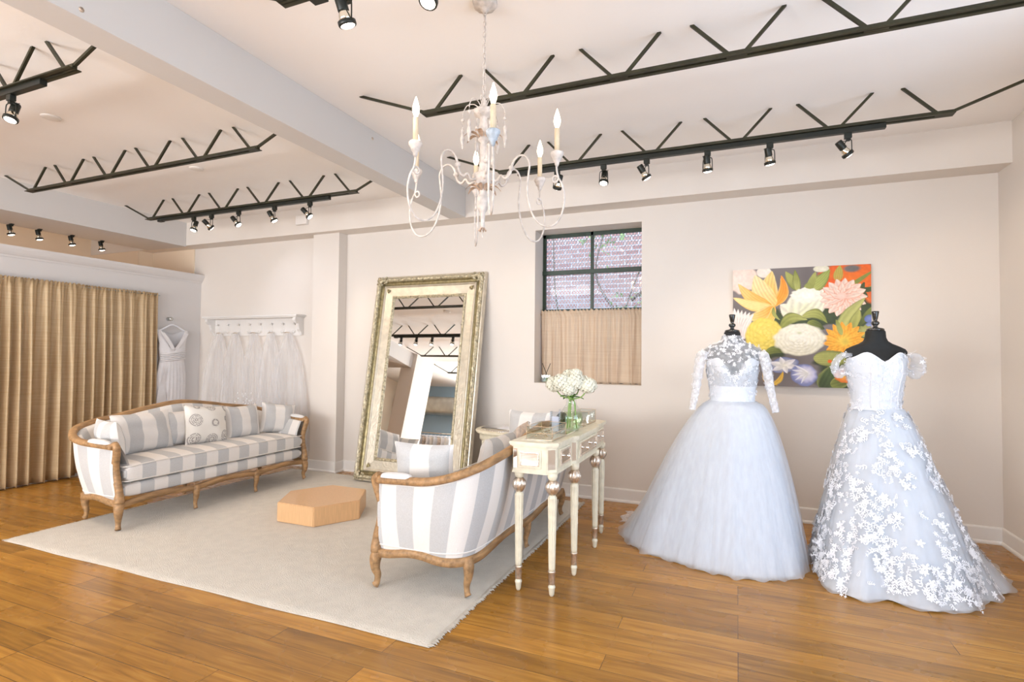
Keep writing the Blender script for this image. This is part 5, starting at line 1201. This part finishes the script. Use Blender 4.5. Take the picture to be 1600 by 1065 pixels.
dr.build('surplice_straps', 'crepe_white', sd)
rf_ = MB().grid([[(.052+.010*math.sin(i*1.3+j), -.13-.10*j/8+.05*i/16, 1.22-1.0*i/16-.05*j) for j in range(9)] for i in range(17)]); rf_.build('side_drape', 'crepe_white', sd)

# ------------------------------------------------------------------ shelf with hooks and veils
SY = YB; sh = thing('hook_shelf', 'white wall shelf with scrolled brackets and a row of hooks holding veils', 'wall shelf', (-5.845, SY, 1.87))
MB().box(-.83, .83, -.17, 0, 0, .022, .005).box(-.81, .81, -.155, 0, -.014, 0, .004).build('shelf_board', 'trim_paint', sh)
MB().box(-.76, .76, -.022, 0, -.235, -.014, .004).build('back_board', 'trim_paint', sh)
for s_ in (-1, 1):
    pr_ = [(0, -.014), (-.145, -.014), (-.148, -.045), (-.125, -.075), (-.095, -.085), (-.085, -.12), (-.075, -.16), (-.045, -.19), (-.03, -.225), (0, -.235)]
    b_ = MB(); x0 = s_*.77; b_.add([(x0-.022, y, z) for y, z in pr_]+[(x0+.022, y, z) for y, z in pr_], [tuple(range(10)), tuple(range(10, 20))[::-1]]+[(i, i+10, (i+1) % 10+10, (i+1) % 10) for i in range(10)], False)
    b_.build('bracket', 'trim_paint', sh)
hkx = [-.68+1.36*i/7 for i in range(8)]
for x in hkx:
    hkk = MB().lathe([(0, -.014), (.013, -.009), (.017, 0), (.013, .009), (0, .014)], c=(x, -.055, -.085), n=12); hkk.tube([(x, -.02, -.10), (x, -.04, -.095), (x, -.055, -.088)], .006, 6)
    hkk.tube(spline([(x, -.022, -.17), (x, -.045, -.20), (x, -.07, -.195), (x, -.075, -.17)], 5), .0055, 6); hkk.box(x-.014, x+.014, -.028, -.02, -.19, -.08, .003); hkk.build('hook', 'trim_paint', sh)
veils = [(-5.845-.60, .36, .62, 'cloudy white veil at the left end of the hook shelf'), (-5.845-.30, .30, .50, 'long white veil second from the left under the hook shelf'), (-5.845+.02, .28, .46, 'white veil with lace edge hanging at the middle of the hook shelf'), (-5.845+.32, .30, .50, 'sheer white veil right of centre under the hook shelf'), (-5.845+.60, .32, .66, 'wide ivory veil at the right end of the hook shelf')]
for i, (x, w1, w2, lab) in enumerate(veils):
    w2 *= .92
    v = thing('bridal_veil', lab, 'veil', (x, SY-.075, 1.66), 0, 'veils under the hook shelf')
    MB().tube([(-.04, -.01, .005), (-.02, -.016, .012), (.0, -.018, .014), (.02, -.016, .012), (.04, -.01, .005)], .006, 6).build('comb', 'aged_silver', v)
    for L, (mat_, d, seed, ll) in enumerate((('veil_tulle', -.02, i, 1.55), ('veil_dense', .01, i+20, 1.45))):
        rng = np.random.RandomState(seed); ph = rng.rand(4)*6.28; G = []
        for a in range(61):
            u = -1+2*a/60; row = []
            for j in range(25):
                t_ = j/24; ww = .045+(w1*.5)*(1-math.exp(-t_*5))+(w2-w1)*.5*t_; fo = (.012+.022*t_)*math.sin(u*13+ph[0]+1.1*math.sin(u*4+ph[1]))
                row.append((u*ww+.010*math.sin(t_*6+ph[2])+(.10*(x+5.845)*t_), d+fo, .005-ll*t_+.01*math.sin(u*9+ph[3])*t_))
            G.append(row)
        MB().grid(G).build('tulle_layer', mat_, v)
    if i == 2:
        rng = np.random.RandomState(8); lm = MB()
        for k in range(40): flower(lm, Vector((rng.randn()*.10, -.05, -.75-rng.rand()*.5)), Vector((0, -1, 0)), Vector((1, 0, 0)), .010, 'flower', rng.rand()*6, rng)
        lm.build('lace_edge', 'lace_white', v)['kind'] = 'stuff'

# ------------------------------------------------------------------ rack of gowns and oval duct, seen in the leaning mirror
rk = thing('clothing_rack', 'metal rack of hanging gowns reflected in the leaning mirror', 'clothing rack', (-7.3, -2.05, 0))
for x in (-.62, .62):
    MB().tube([(x, 0, .03), (x, 0, 1.78)], .014, 10).build('post', 'chrome', rk); MB().tube([(x, -.24, .02), (x, .24, .02)], .014, 10).build('foot', 'chrome', rk)
MB().tube([(-.66, 0, 1.78), (.66, 0, 1.78)], .014, 10).build('rail', 'chrome', rk)
pos = ['nearest the left post', 'second from the left post', 'third from the left post', 'fourth from the left post', 'just left of the middle', 'in the middle', 'just right of the middle', 'fourth from the right post', 'third from the right post', 'second from the right post', 'nearest the right post']
for i in range(11):
    x = -7.3-.55+i*.11; gw = thing('hanging_gown', 'pale gown on the mirrored rack, '+pos[i], 'wedding dress', (x, -2.05, 0), .25, 'gowns on the mirrored rack'); rng = np.random.RandomState(i+50)
    MB().tube([(0, 0, 1.795), (0, 0, 1.72)], .002, 5).tube([(0, -.2, 1.66), (0, 0, 1.72), (0, .2, 1.66)], .010, 6).build('hanger', 'satin_white', gw)
    G = [[((.018+.03*t_)*math.cos(a)*(1+.3*math.sin(5*a+i)), (.19-.05*math.sin(min(1, t_*4)*PI)+.13*t_)*math.sin(a), 1.66-1.4*t_) for t_ in np.linspace(0, 1, 14)] for a in np.linspace(0, 2*PI, 25)[:-1]]
    MB().grid(G, closed_u=True).build('gown_body', ['crepe_white', 'linen', 'satin_lining', 'blush_lace'][i % 4], gw)
du = MB(); G = []
for k in range(32):
    a = 2*PI*k/32; e = .55; y_, z_ = math.copysign(abs(math.cos(a))**e, math.cos(a)), math.copysign(abs(math.sin(a))**e, math.sin(a))
    G.append([(x, -2.42+y_*.16, 2.58+z_*.24) for x in np.linspace(-8.9, -6.62, 12)])
du.grid(G, closed_u=True); du.add([g[-1] for g in G], [tuple(range(32))]); du.add([g[0] for g in G], [tuple(range(32))])
tag(du.build('ventilation_duct', 'steel_galvanised'), 'large galvanised duct on the blue wall, seen in the leaning mirror', 'duct')
